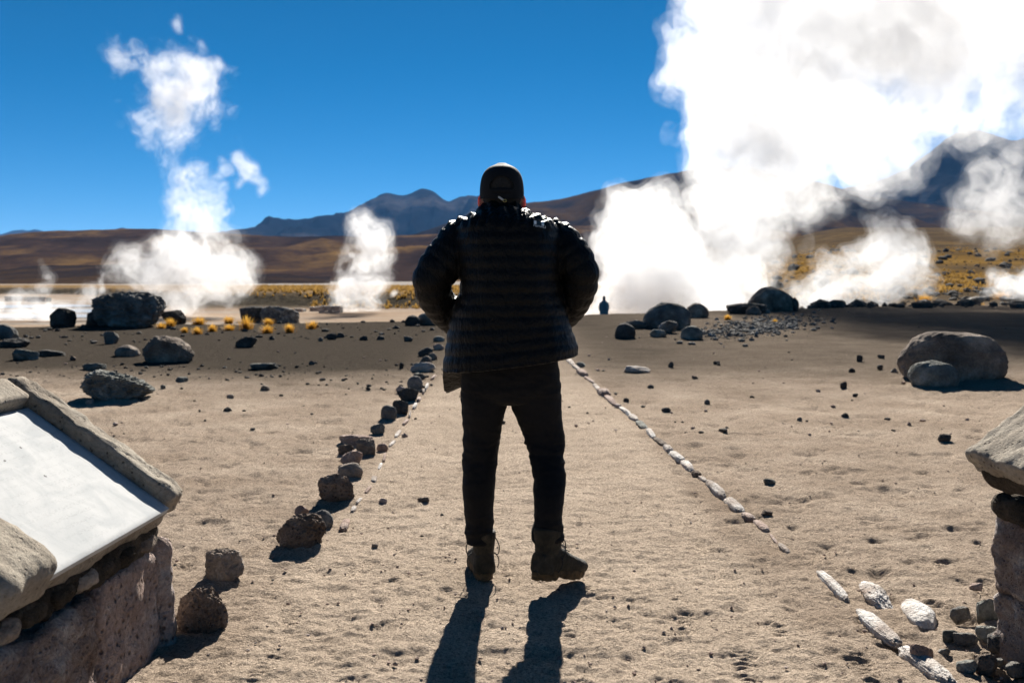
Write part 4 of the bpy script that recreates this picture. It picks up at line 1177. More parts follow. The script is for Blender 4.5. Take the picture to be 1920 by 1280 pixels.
def plinth(O, sg, label, z_top_drop, seed, stones):
    a = 0.06 if stones else 0.105
    e1 = np.array((sg * a, -math.sqrt(1 - a * a), 0.0)); h2 = np.array((sg * math.sqrt(1 - a * a), a, 0.0)); zz = np.array((0, 0, 1.0))
    sl = R(35)
    s = h2 * math.cos(sl) + zz * math.sin(sl); n = -h2 * math.sin(sl) + zz * math.cos(sl)
    flip = np.linalg.det(np.array((e1, s, n))) < 0
    org = np.array((*(O + e1 * 0.6 + h2 * 0.35)[:2], 0.0))
    root = empty('information_plinth', org)
    tag(root, label, 'stone plinth', 'masonry plinths flanking the path')
    def blk(name, c, half, axes, mat, sd_, **k):
        o = block(name, c, half, axes, mat, root, org, sd_, **k)
        if np.linalg.det(np.array(axes)) < 0: o.data.flip_normals()
        return o
    A = (e1, s, n)
    blk('slab', O + e1 * 0.62 + s * 0.345 - n * 0.085, (0.62, 0.345, 0.05), A, M['concrete'] if stones else M['mortar_and_slab_shade'], seed, r=0.03, amp=0.024, sub=40, freq=10)  # cut-off plinth: dark brown slab, its front face's shade painted into the colour
    rw = 0.056 if stones else 0.17                     # the far rim; the cut-off plinth has a wide one
    blk('rim', O + e1 * (rw - 0.004) + s * 0.36 - n * 0.012, (rw, 0.365, 0.05), A, M['concrete'], seed + 1, r=0.022, amp=0.02, sub=34, freq=15)
    blk('rim', O + e1 * 0.52 + s * 0.665 - n * 0.01, (0.41, 0.058, 0.046), A, M['concrete'], seed + 2, r=0.02, amp=0.008, sub=28, freq=9)
    blk('rim', O + e1 * 1.075 + s * 0.335 + n * 0.002, (0.14, 0.37, 0.075), A, M['concrete'], seed + 3, r=0.045, amp=0.02, sub=32, freq=9)
    p = blk('plaque', O + e1 * (0.518 if stones else 0.64) + s * 0.292 - n * 0.022, (0.402 if stones else 0.29, 0.305, 0.012), A, M['marble'], seed + 4, r=0.003, amp=0.0012, sub=30, freq=5)
    if stones: p['label'] = 'worn white marble plaque with faded carved text'
    H2 = (e1, h2, zz)
    zt = O[2] - z_top_drop
    g0 = -0.12
    B = np.array((*O[:2], 0.0))
    def fblk(name, t0, t1, z0, z1, off, th, mat, sd_, **k):
        blk(name, B + e1 * (t0 + t1) / 2 + h2 * (off + th) + zz * (z0 + z1) / 2, ((t1 - t0) / 2, th, (z1 - z0) / 2), H2, mat, sd_, **k)
    fblk('core', 0.06, 1.2, g0, zt - 0.04, 0.16, 0.25, M['mortar_and_slab_shade'], seed + 5, r=0.04, amp=0.02, sub=20)
    fblk('core', 0.06, 1.2, g0, zt + 0.17, 0.34, 0.13, M['mortar_and_slab_shade'], seed + 6, r=0.04, amp=0.02, sub=20)
    fblk('mortar_band', 0.03, 1.22, zt - 0.085, zt + 0.0, 0.055, 0.09, M['mortar_and_slab_shade'], seed + 7, r=0.035, amp=0.03, sub=36, freq=13)
    if stones:
        lo = zt - 0.075
        fblk('stone', -0.015, 0.085, g0, lo + 0.01, 0.03, 0.11, M['pinkstone'], seed + 8, r=0.05, amp=0.04, sub=40, freq=8)
        fblk('stone', 0.105, 0.545, g0, lo, 0.045, 0.10, M['pinkstone'], seed + 9, r=0.03, amp=0.025, sub=34, freq=9)
        fblk('stone', 0.575, 1.25, g0, lo - 0.005, 0.03, 0.11, M['pinkwhite'], seed + 10, r=0.035, amp=0.045, sub=34, freq=12)
        fblk('stone', 0.0, 0.5, g0, lo, 0.36, 0.16, M['rock_brown'], seed + 12, r=0.04, amp=0.02, sub=24)
        for i in range(7):
            t0 = 0.1 + i * 0.145
            fblk('chink_stone', t0, t0 + 0.12, zt - 0.075, zt - 0.02, 0.04, 0.05, M['mortar_and_slab_shade'] if i % 3 else M['rock_brown'], seed + 20 + i, r=0.026, amp=0.016, sub=12, freq=16)
    else:
        lo = zt - 0.06
        fblk('stone', 0.02, 0.62, 0.22, lo, 0.075, 0.12, M['pinkwhite'], seed + 8, r=0.035, amp=0.03, sub=46, freq=13)
        fblk('stone', 0.03, 0.66, g0, 0.225, 0.085, 0.12, M['pinkwhite'], seed + 9, r=0.035, amp=0.03, sub=46, freq=13)
        fblk('stone', 0.65, 1.25, g0, lo, 0.07, 0.12, M['pinkstone'], seed + 10, r=0.03, amp=0.02, sub=30, freq=10)
plinth(AT(340, 930, 3.55), -1, 'low masonry plinth with a sloping concrete frame round a white plaque', 0.085, 700, True)
plinth(AT(1817, 858, 3.45), 1, 'masonry plinth with a thick concrete cap, cut by the picture edge beside dark rubble', 0.115, 740, False)

# ------------------------------------------------------------------ the man
def ring(c, a, b, n=56, p=2.0, ux=(1, 0, 0), uy=(0, 1, 0)):
    th = np.linspace(0, 2 * math.pi, n, endpoint=False)
    cs, sn = np.cos(th), np.sin(th)
    x = np.sign(cs) * np.abs(cs) ** (2 / p) * a; y = np.sign(sn) * np.abs(sn) ** (2 / p) * b
    return np.asarray(c)[None] + x[:, None] * np.asarray(ux)[None] + y[:, None] * np.asarray(uy)[None]

def loft(rings):
    """closed skin over rings (all of the same count)"""
    n = len(rings[0]); m = len(rings)
    v = np.concatenate(rings + [rings[0].mean(0)[None], rings[-1].mean(0)[None]])
    f = [tuple(q) for q in grid_faces(m, n, True)]
    c0, c1 = m * n, m * n + 1
    for j in range(n):
        k = (j + 1) % n
        f.append((k, j, c0)); f.append(((m - 1) * n + j, (m - 1) * n + k, c1))
    return v, f

def resample(rows, step):
    """rows: parameter first; cubic-ish interpolation of every column"""
    rows = np.array(rows, float)
    q = np.arange(rows[0, 0], rows[-1, 0] + 1e-6, step)
    out = [q]
    for c_ in range(1, rows.shape[1]):
        y = np.interp(q, rows[:, 0], rows[:, c_])
        k = 5
        ys = np.convolve(np.pad(y, k, mode='edge'), np.ones(2 * k + 1) / (2 * k + 1), 'valid')
        out.append(ys)
    return np.stack(out, -1)

def catmull(pts, n):
    pts = np.array(pts, float)
    P = np.concatenate([[2 * pts[0] - pts[1]], pts, [2 * pts[-1] - pts[-2]]])
    out = []
    for i in range(len(pts) - 1):
        p0, p1, p2, p3 = P[i:i + 4]
        for k in range(n):
            u = k / n
            out.append(0.5 * (2 * p1 + (p2 - p0) * u + (2 * p0 - 5 * p1 + 4 * p2 - p3) * u * u + (3 * p1 - p0 - 3 * p2 + p3) * u ** 3))
    out.append(pts[-1])
    return np.array(out)

def limb(pts, n=12, baffle=0.0, per=0.05, nseg=40):
    """pts rows (x, y, z, radius[, flatness]); tube along a smooth curve"""
    P = catmull(pts, n)
    c, r = P[:, :3], P[:, 3]
    tg = np.gradient(c, axis=0); tg /= np.linalg.norm(tg, axis=1)[:, None]
    s = np.concatenate([[0], np.cumsum(np.linalg.norm(np.diff(c, axis=0), axis=1))])
    ref = np.array((0.0, 1.0, 0.0)); rings = []
    for i in range(len(c)):
        ux = np.cross(ref, tg[i]); ux /= np.linalg.norm(ux); uy = np.cross(tg[i], ux)
        rr = r[i] + (baffle * (np.abs(math.sin(math.pi * s[i] / per)) ** 0.6 - 0.62) if baffle else 0)
        rings.append(ring(c[i], rr, rr, nseg, 2.0, ux, uy))
    return loft(rings)

def fuse(parts, voxel, smooth=2):
    """one continuous skin over overlapping closed parts"""
    V, Fs, o = [], [], 0
    for v, f in parts:
        V.append(v); Fs += [tuple(i + o for i in q) for q in f]; o += len(v)
    me = mesh_from('fused', np.concatenate(V), Fs)
    ob = bpy.data.objects.new('fused', me); C.objects.link(ob)
    bm = bmesh.new(); bm.from_mesh(me); bmesh.ops.recalc_face_normals(bm, faces=bm.faces); bm.to_mesh(me); bm.free()
    m = ob.modifiers.new('r', 'REMESH'); m.mode = 'VOXEL'; m.voxel_size = voxel
    if smooth:
        m = ob.modifiers.new('s', 'SMOOTH'); m.factor = 0.5; m.iterations = smooth
    dg = bpy.context.evaluated_depsgraph_get()
    ev = ob.evaluated_get(dg).to_mesh()
    v = np.empty(len(ev.vertices) * 3); ev.vertices.foreach_get('co', v); v = v.reshape(-1, 3)
    nr = np.empty(len(ev.vertices) * 3); ev.vertices.foreach_get('normal', nr); nr = nr.reshape(-1, 3)
    f = [tuple(p.vertices) for p in ev.polygons]
    ob.evaluated_get(dg).to_mesh_clear()
    bpy.data.objects.remove(ob); bpy.data.meshes.remove(me)
    return v, nr, f

PD = 4.27                                         # the man's distance
def PX(px, py, d=PD): return AT(px, py, d)
MM = PD / F                                       # metres per photo pixel at the man
ORGP = np.array((*PX(968, 1090)[:2], 0.0))
LOC = lambda v: v - ORGP

t = NT('skin')
M['skin'] = t.bsdf((0.36, 0.18, 0.125), 0.5, spec=0.4, Subsurface_Weight=0.55, Subsurface_Radius=(0.04, 0.008, 0.004), Subsurface_Scale=1.0)
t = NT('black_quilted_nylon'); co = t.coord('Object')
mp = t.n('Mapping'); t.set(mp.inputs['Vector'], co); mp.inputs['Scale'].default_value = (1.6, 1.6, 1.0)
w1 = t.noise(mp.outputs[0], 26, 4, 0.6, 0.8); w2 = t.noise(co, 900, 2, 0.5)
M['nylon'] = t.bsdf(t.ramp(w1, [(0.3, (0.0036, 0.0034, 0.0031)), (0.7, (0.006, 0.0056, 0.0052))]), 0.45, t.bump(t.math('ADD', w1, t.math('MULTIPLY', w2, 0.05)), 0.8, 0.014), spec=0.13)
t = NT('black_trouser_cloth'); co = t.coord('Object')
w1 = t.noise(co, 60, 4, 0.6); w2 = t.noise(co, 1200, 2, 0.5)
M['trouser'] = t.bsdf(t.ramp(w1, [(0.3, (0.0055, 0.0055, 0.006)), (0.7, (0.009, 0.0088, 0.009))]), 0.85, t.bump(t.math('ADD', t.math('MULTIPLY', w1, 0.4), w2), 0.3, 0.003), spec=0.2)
t = NT('black_cap_cloth'); co = t.coord('Object')
M['cap'] = t.bsdf((0.007, 0.007, 0.0075), 0.8, t.bump(t.noise(co, 700, 3), 0.3, 0.002), spec=0.25)
t = NT('olive_boot_leather'); co = t.coord('Object')
w1 = t.noise(co, 22, 5, 0.65); w2 = t.noise(co, 220, 3, 0.7)
M['boot'] = t.bsdf(t.ramp(w1, [(0.35, (0.018, 0.016, 0.011)), (0.55, (0.038, 0.032, 0.021)), (0.75, (0.075, 0.058, 0.038))]), 0.8, t.bump(t.math('ADD', w1, t.math('MULTIPLY', w2, 0.5)), 0.6, 0.006), spec=0.25)
t = NT('brown_rubber_sole'); co = t.coord('Object')
M['sole'] = t.bsdf(t.ramp(t.noise(co, 30, 4), [(0.35, (0.05, 0.035, 0.018)), (0.7, (0.15, 0.095, 0.045))]), 0.85, spec=0.2)
t = NT('lace'); M['lace'] = t.bsdf((0.02, 0.02, 0.02), 0.8)
t = NT('brass'); M['brass'] = t.bsdf((0.65, 0.45, 0.16), 0.35, Metallic=1.0)
t = NT('pale_strap_end'); M['pale'] = t.bsdf((0.6, 0.55, 0.48), 0.6)
t = NT('dark_hair'); co = t.coord('Object')
M['hair'] = t.bsdf(t.ramp(t.noise(co, 220, 3, 0.7), [(0.35, (0.008, 0.007, 0.006)), (0.7, (0.03, 0.026, 0.022))]), 0.7, t.bump(t.noise(co, 260, 3), 0.9, 0.004), spec=0.3)
t = NT('grey_print'); M['print'] = t.bsdf((0.8, 0.82, 0.82), 0.6)
t = NT('teal_print'); M['teal'] = t.bsdf((0.02, 0.045, 0.055), 0.6)

# jacket
HX = 941.0
rows = resample([(396, 908, 974, 62, 0.01), (401, 895, 990, 74, 0.008), (408, 876, 1016, 92, 0.005), (418, 863, 1040, 104, 0.0), (435, 857, 1048, 112, 0.0), (460, 857, 1050, 118, 0.0), (500, 862, 1049, 122, 0.0),
                 (530, 865, 1047, 126, 0.0), (555, 861, 1051, 128, 0.005), (575, 850, 1060, 130, 0.01), (610, 842, 1066, 134, 0.015), (645, 836, 1077, 138, 0.02), (668, 832, 1084, 141, 0.02), (684, 829, 1083, 142, 0.02)], 2.5)
rings = []
for py, l, r_, hd, yo in rows:
    s = (py - 396) * MM
    bf = 0.0064 * (abs(math.sin(math.pi * s / 0.0495)) ** 0.7 - 0.6) * (1 if py > 405 else 0.3)
    a = (r_ - l) / 2 * MM + bf; b = hd * MM * 0.98 + bf
    c = PX((l + r_) / 2, py) + np.array((0, yo, 0))
    rg = ring(c, a, b, 72, 2.5)
    k = sstep(560, 684, py)
    dx = (rg[:, 0] - c[0]) / MM
    rg[:, 2] += k * (dx * 31 / 255 + 5) * MM
    ang = np.degrees(np.arctan2(rg[:, 1] - c[1], rg[:, 0] - c[0]))
    wf = np.exp(-((ang - 150) / 24) ** 2) * sstep(640, 684, py)
    rg[:, 2] -= wf * 0.125; rg[:, 0] -= wf * 0.012; rg[:, 1] += wf * 0.02
    rings.append(rg)
torso = loft(rings)
def P4(px, py, dd, rpx): return (*PX(px, py, PD + dd), rpx * MM)
# the two sleeves: shoulder, upper arm, elbow, forearm, cuff in the front pocket
armL = limb([P4(905, 448, 0.01, 32), P4(869, 452, 0.0, 40), P4(840, 484, -0.03, 41), P4(812, 520, -0.05, 36), P4(815, 552, -0.02, 33), P4(834, 582, 0.06, 31), P4(858, 606, 0.14, 28)], 16, 0.0085, 0.047, 44)
armR = limb([P4(1006, 451, 0.01, 32), P4(1042, 457, 0.0, 40), P4(1066, 482, -0.03, 42), P4(1086, 513, -0.05, 36), P4(1082, 546, -0.02, 33.5), P4(1065, 576, 0.06, 32), P4(1046, 600, 0.14, 28)], 16, 0.0085, 0.047, 44)
collar = loft([ring(PX(940, py) + np.array((0, 0.03, 0)), hw * MM, hw * MM * 1.1, 48) for py, hw in ((404, 52), (399, 45), (394, 39), (389, 36), (384, 33), (380, 29))])
v, nr, f = fuse([torso, armL, armR, collar], 0.0064, 1)
wr = fbm(v * np.array((16, 16, 7)) + 3, 3, 2) * 0.0035 + fbm(v * np.array((45, 45, 12)), 2, 5, ridge=True) * 0.0018
top_k = sstep(PX(940, 440)[2], PX(940, 415)[2], v[:, 2])
wr = wr + top_k * (0.010 * fbm(v * np.array((30, 30, 30)), 2, 15, ridge=True) + 0.006 * np.sin(v[:, 0] * 2 * math.pi / 0.045 + 4 * perlin(v * 9)))
v = v + nr * wr[:, None]
body_jacket = mesh_from('jacket', LOC(v), f)

# trousers
def leg(rows_, dfun):
    rr = resample(rows_, 3.0)
    rg = []
    for py, l, r_, hd, yo in rr:
        c = PX((l + r_) / 2, py, PD + dfun(py) + yo)
        rg.append(ring(c, (r_ - l) / 2 * MM, hd * MM, 48, 2.2))
    return loft(rg)
legL = leg([(680, 868, 960, 52, 0), (720, 866, 958, 50, 0), (760, 866, 950, 46, 0.0), (790, 868, 942, 42, 0.01), (815, 871, 937, 38, 0.02), (840, 872, 932, 36, 0.025), (862, 870.5, 930, 35, 0.02), (890, 867, 929, 36, 0.0), (915, 867.5, 927, 37, -0.01), (940, 870, 925, 35, -0.01), (970, 873, 923, 31, 0.0), (995, 874.5, 921, 28, 0.0), (1018, 877, 920, 27, 0.0)], lambda py: 0.0)
dR = lambda py: -0.17 * sstep(780, 1000, py)
legR = leg([(680, 952, 1046, 52, 0), (720, 955, 1048, 50, 0), (760, 957, 1052, 46, 0.0), (790, 972, 1054, 42, 0.01), (815, 982, 1056, 38, 0.025), (840, 990, 1056, 36, 0.03), (862, 998, 1053, 35, 0.02), (890, 1001, 1059, 36, 0.0), (915, 1001.5, 1058, 37, -0.01), (940, 1002, 1056, 35, -0.01), (970, 1003.5, 1052.5, 31, 0.0), (992, 1003, 1052, 29, 0.0), (1010, 1000, 1055, 28, 0.0)], dR)
pel = loft([ring(PX((l + r_) / 2, py), (r_ - l) / 2 * MM, hd * MM, 56, 2.6) for py, l, r_, hd in ((630, 872, 1044, 58), (670, 868, 1046, 60), (700, 866, 1047, 60), (730, 866, 1049, 57), (748, 880, 1036, 48), (756, 920, 990, 30))])
v, nr, f = fuse([legL, legR, pel], 0.0055, 2)
pyv = 640 - (v[:, 2] - CAMZ) / PD * F - F * math.tan(PITCH)          # roughly the photo row
zk = v[:, 2]
knee = np.exp(-((zk - 0.56) / 0.09) ** 2) + 0.9 * np.exp(-((zk - 0.22) / 0.07) ** 2) + 0.6 * np.exp(-((zk - 0.84) / 0.08) ** 2)
wr = (0.25 + knee) * 0.013 * fbm(v * np.array((5, 5, 15)) + 1.5 + 0.6 * v[:, ::-1], 3, 7, ridge=True) + 0.004 * fbm(v * np.array((14, 14, 9)), 3, 8)
v = v + nr * wr[:, None]
body_trousers = mesh_from('trousers', LOC(v), f)

# body, one continuous skin
hr = resample([(310, 4, 4, 0.0), (313, 16, 19, 0.0), (319, 26, 33, 0.0), (328, 32, 41, 0.0), (340, 35.5, 45, 0.0), (354, 37, 46, 0.002), (366, 37, 45.5, 0.006), (378, 36, 44, 0.012), (390, 33, 41, 0.02), (402, 29, 36, 0.03), (411, 24, 29, 0.04), (418, 15, 18, 0.05)], 1.5)
HD_ = PD + 0.035
rg = []
for py, a, b, yo in hr:
    r1 = ring(PX(HX, py, HD_ + yo), a * MM, b * MM, 64, 2.15)
    c = r1.mean(0); dx = (r1[:, 0] - c[0]); fr = np.clip((r1[:, 1] - c[1]) / (b * MM), 0, 1) ** 3
    nose = np.exp(-(dx / 0.011) ** 2) * (0.026 * np.exp(-((py - 388) / 5.0) ** 2) + 0.014 * np.exp(-((py - 379) / 6.0) ** 2))
    eyes = -0.010 * np.exp(-((np.abs(dx) - 0.032) / 0.013) ** 2) * np.exp(-((py - 371) / 4.0) ** 2)
    brow = 0.005 * np.exp(-((py - 363) / 4.0) ** 2)
    lips = np.exp(-(dx / 0.02) ** 2) * (0.006 * np.exp(-((py - 399) / 2.5) ** 2) - 0.004 * np.exp(-((py - 395.5) / 1.2) ** 2) + 0.006 * np.exp(-((py - 412) / 4) ** 2))
    r1[:, 1] += fr * (nose + eyes + brow + lips)
    rg.append(r1)
head = loft(rg)
def ear(sg):
    c = PX(HX + sg * 40.0, 380, HD_ + 0.002)
    p, ff = ico(4)
    q = p * np.array((0.0085, 0.019, 0.036))
    rim = np.clip((p[:, 1] ** 2 + p[:, 2] ** 2), 0, 1)
    q[:, 0] += sg * (0.006 * rim - 0.004)
    q[:, 1] *= 1 - 0.25 * np.clip(-p[:, 2], 0, 1)
    c_, s_ = math.cos(0.55), math.sin(0.55)
    x, y = q[:, 0] * c_ - sg * q[:, 1] * -s_ * -1, q[:, 0] * sg * s_ + q[:, 1] * c_
    q = np.stack([x, y, q[:, 2]], -1)
    return q + c, [tuple(i) for i in ff]
neck = loft([ring(PX(HX, py, HD_ + 0.01), w * MM, w * MM * 1.05, 40) for py, w in ((385, 27), (400, 27), (420, 32), (440, 60))])
tcore = loft([ring(PX((l + r_) / 2, py), (r_ - l) / 2 * MM, hd * MM, 48, 2.4) for py, l, r_, hd in ((418, 895, 990, 45), (440, 880, 1025, 70), (520, 875, 1035, 85), (600, 875, 1035, 85), (680, 885, 1030, 48), (735, 900, 1020, 40))])
def arm_core(pts):
    return limb([(*p[:3], p[3] * 0.55) for p in pts], 8, 0, 0.05, 28)
aL = [P4(905, 448, 0.01, 32), P4(869, 452, 0.0, 40), P4(840, 484, -0.03, 41), P4(816, 520, -0.05, 39.5), P4(818, 552, -0.02, 36), P4(836, 582, 0.06, 32), P4(864, 608, 0.12, 28)]
aR = [P4(1006, 451, 0.01, 32), P4(1042, 457, 0.0, 40), P4(1066, 482, -0.03, 42), P4(1081, 512, -0.05, 39.5), P4(1077, 545, -0.02, 37), P4(1064, 574, 0.06, 33), P4(1042, 602, 0.12, 28)]
def hand(w, sg):
    """a relaxed hand inside the front pocket: palm, four curled fingers of unequal length and a thumb"""
    w = np.asarray(w); out = []
    dirv = np.array((sg * 0.62, 0.12, -0.77)); dirv /= np.linalg.norm(dirv)
    side = np.cross(dirv, (0, 1, 0)); side /= np.linalg.norm(side)
    out.append(limb([(*(w - dirv * 0.03), 0.026), (*(w + dirv * 0.02), 0.029), (*(w + dirv * 0.06), 0.03), (*(w + dirv * 0.085), 0.022)], 6, 0, 1, 20))
    for k, L in enumerate((0.068, 0.076, 0.07, 0.055)):
        b = w + dirv * 0.08 + side * (k - 1.5) * 0.0185
        out.append(limb([(*b, 0.0095), (*(b + dirv * L * 0.45), 0.009), (*(b + dirv * L * 0.75 + np.array((0, 0.012, 0))), 0.0085), (*(b + dirv * L + np.array((0, 0.026, 0))), 0.007)], 5, 0, 1, 12))
    b = w + dirv * 0.025 - side * 0.024
    out.append(limb([(*b, 0.012), (*(b - side * 0.02 + dirv * 0.025), 0.0115), (*(b - side * 0.028 + dirv * 0.055), 0.0095)], 5, 0, 1, 12))
    return out
def leg_core(rows_, dfun):
    return leg([(p, (l + r_) / 2 - (r_ - l) * 0.26, (l + r_) / 2 + (r_ - l) * 0.26, hd * 0.5, yo) for p, l, r_, hd, yo in rows_], dfun)
lcL = leg_core([(690, 868, 960, 52, 0), (760, 866, 950, 46, 0.0), (840, 872, 932, 36, 0.025), (890, 867, 929, 36, 0.0), (960, 873, 925, 32, 0), (1050, 880, 922, 26, 0.01)], lambda py: 0.0)
lcR = leg_core([(690, 952, 1046, 52, 0), (760, 957, 1052, 46, 0.0), (840, 990, 1056, 36, 0.03), (890, 1001, 1059, 36, 0.0), (960, 1003, 1055, 32, 0), (1040, 1002, 1050, 26, 0.0)], dR)
v, nr, f = fuse([head, ear(-1), ear(1), neck, tcore, arm_core(aL), arm_core(aR), lcL, lcR] + hand(aL[-1][:3], 1) + hand(aR[-1][:3], -1), 0.0066, 1)
man = obj('person', mesh_from('person', LOC(v), f), M['skin'], loc=ORGP)
tag(man, 'man seen from behind in black puffer jacket, dark trousers and cap, hands in pockets', 'person')
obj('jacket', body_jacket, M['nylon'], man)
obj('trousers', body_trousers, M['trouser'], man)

# hair
rg = []
for py, a, b, yo in resample([(322, 29, 37, 0.0), (330, 34, 43, 0.0), (342, 37.2, 47, 0.0), (356, 38.2, 47.6, 0.002), (368, 37.6, 46.6, 0.006), (380, 36, 44.5, 0.012), (390, 32, 42, 0.02), (396, 28, 38, 0.024)], 1.5):
    r1 = ring(PX(HX, py, HD_ + yo), a * MM, b * MM, 72, 2.15)
    c = r1.mean(0)
    k = sstep(-0.25, 0.15, (r1[:, 1] - c[1]) / (b * MM)) * sstep(352, 362, py)
    r1[:, :2] = c[:2] + (r1[:, :2] - c[:2]) * (1 - 0.1 * k)[:, None]
    rg.append(r1)
v, f = loft(rg)
v = v + 0.0018 * perlin(v * 160, 3)[:, None] * np.array((1, 1, 0.3))
obj('hair', mesh_from('hair', LOC(v), f), M['hair'], man)

# cap
cr = resample([(307.5, 2, 2), (309, 11, 13), (313, 21.5, 26), (320, 30, 37), (330, 36, 45), (342, 39, 49), (355, 40.3, 50), (366, 40.5, 50), (373, 40, 49.5)], 1.0)
rg = []
for py, a, b in cr:
    r1 = ring(PX(HX, py, HD_), a * MM, b * MM, 120, 2.1)
    th = np.linspace(0, 2 * math.pi, 120, endpoint=False)
    seam = 1 - 0.012 * np.exp(-((np.mod(th - math.pi / 2 + math.pi / 6, math.pi / 3) - math.pi / 6) / 0.03) ** 2)
    c = r1.mean(0)
    r1 = c + (r1 - c) * seam[:, None]
    r1[:, 2] += -0.010 * np.clip(-(r1[:, 1] - c[1]) / (b * MM), -1, 1) * sstep(340, 373, py)
    rg.append(r1)
m_, n_ = len(rg), 120
v = np.concatenate(rg)
qs = grid_faces(m_, n_, True)
cen = v[qs].mean(1)
oc = PX(HX, 356, HD_)
e = ((cen[:, 0] - oc[0]) / 0.049) ** 2 + (np.maximum(cen[:, 2] - oc[2], 0) / 0.047) ** 2
back = cen[:, 1] < HD_ - 0.03
hole = back & (e < 1) & (cen[:, 2] > oc[2] - 0.002)
me = mesh_from('cap', LOC(v), [tuple(q) for q in qs[~hole]])
cap = obj('cap', me, M['cap'], man)
so = cap.modifiers.new('thickness', 'SOLIDIFY'); so.thickness = 0.0025; so.offset = -1
p, ff = ico(2)
obj('button', mesh_from('button', LOC(p * np.array((0.0075, 0.0075, 0.004)) + PX(HX, 307, HD_)), ff), M['cap'], cap)
brim = []
for i in range(9):
    q = i / 8
    for j in range(21):
        a = math.pi * (0.12 + 0.76 * j / 20)
        rad = 0.092 + 0.078 * q * math.sin(a) ** 1.3
        brim.append(PX(HX, 371, HD_) + np.array((rad * math.cos(a), rad * math.sin(a) * 1.15, -0.012 * math.cos(a) ** 2 * q * 3 - 0.02 * q)))
b_ = obj('brim', mesh_from('brim', LOC(np.array(brim)), grid_faces(9, 21)), M['cap'], cap)
so = b_.modifiers.new('thickness', 'SOLIDIFY'); so.thickness = 0.004

def tube(name, pts, r, mat, parent, org, n=8, seg=8):
    v, f = limb([(*p, r) for p in pts], n, 0, 1, seg)
    return obj(name, mesh_from(name, v - org, f), mat, parent)
c = PX(HX, 362, HD_)
th = np.linspace(math.radians(236), math.radians(304), 15)
sv = np.concatenate([np.stack([c[0] + 0.0945 * np.cos(th), c[1] + 0.1165 * np.sin(th), np.full(15, c[2] + dz)], -1) for dz in (0.011, 0.0, -0.011)])
st = obj('strap', mesh_from('strap', LOC(sv), grid_faces(3, 15)[:, ::-1]), M['cap'], cap)
so = st.modifiers.new('thickness', 'SOLIDIFY'); so.thickness = 0.003; so.offset = 0
yb = HD_ - 0.121
p, ff = rough_box((0.013, 0.002, 0.0042), 0.002, 0.0004, 3, 4)
ca, sa = math.cos(-0.6), math.sin(-0.6)
p = np.stack([p[:, 0] * ca - p[:, 2] * sa, p[:, 1], p[:, 0] * sa + p[:, 2] * ca], -1)
obj('strap_end', mesh_from('strap_end', LOC(p + PX(939, 372, yb)), ff), M['pale'], st)
tube('buckle', [PX(944, 375, yb), PX(948, 374, yb), PX(949, 378, yb), PX(945, 379, yb), PX(943.5, 376, yb)], 0.0016, M['brass'], st, ORGP)

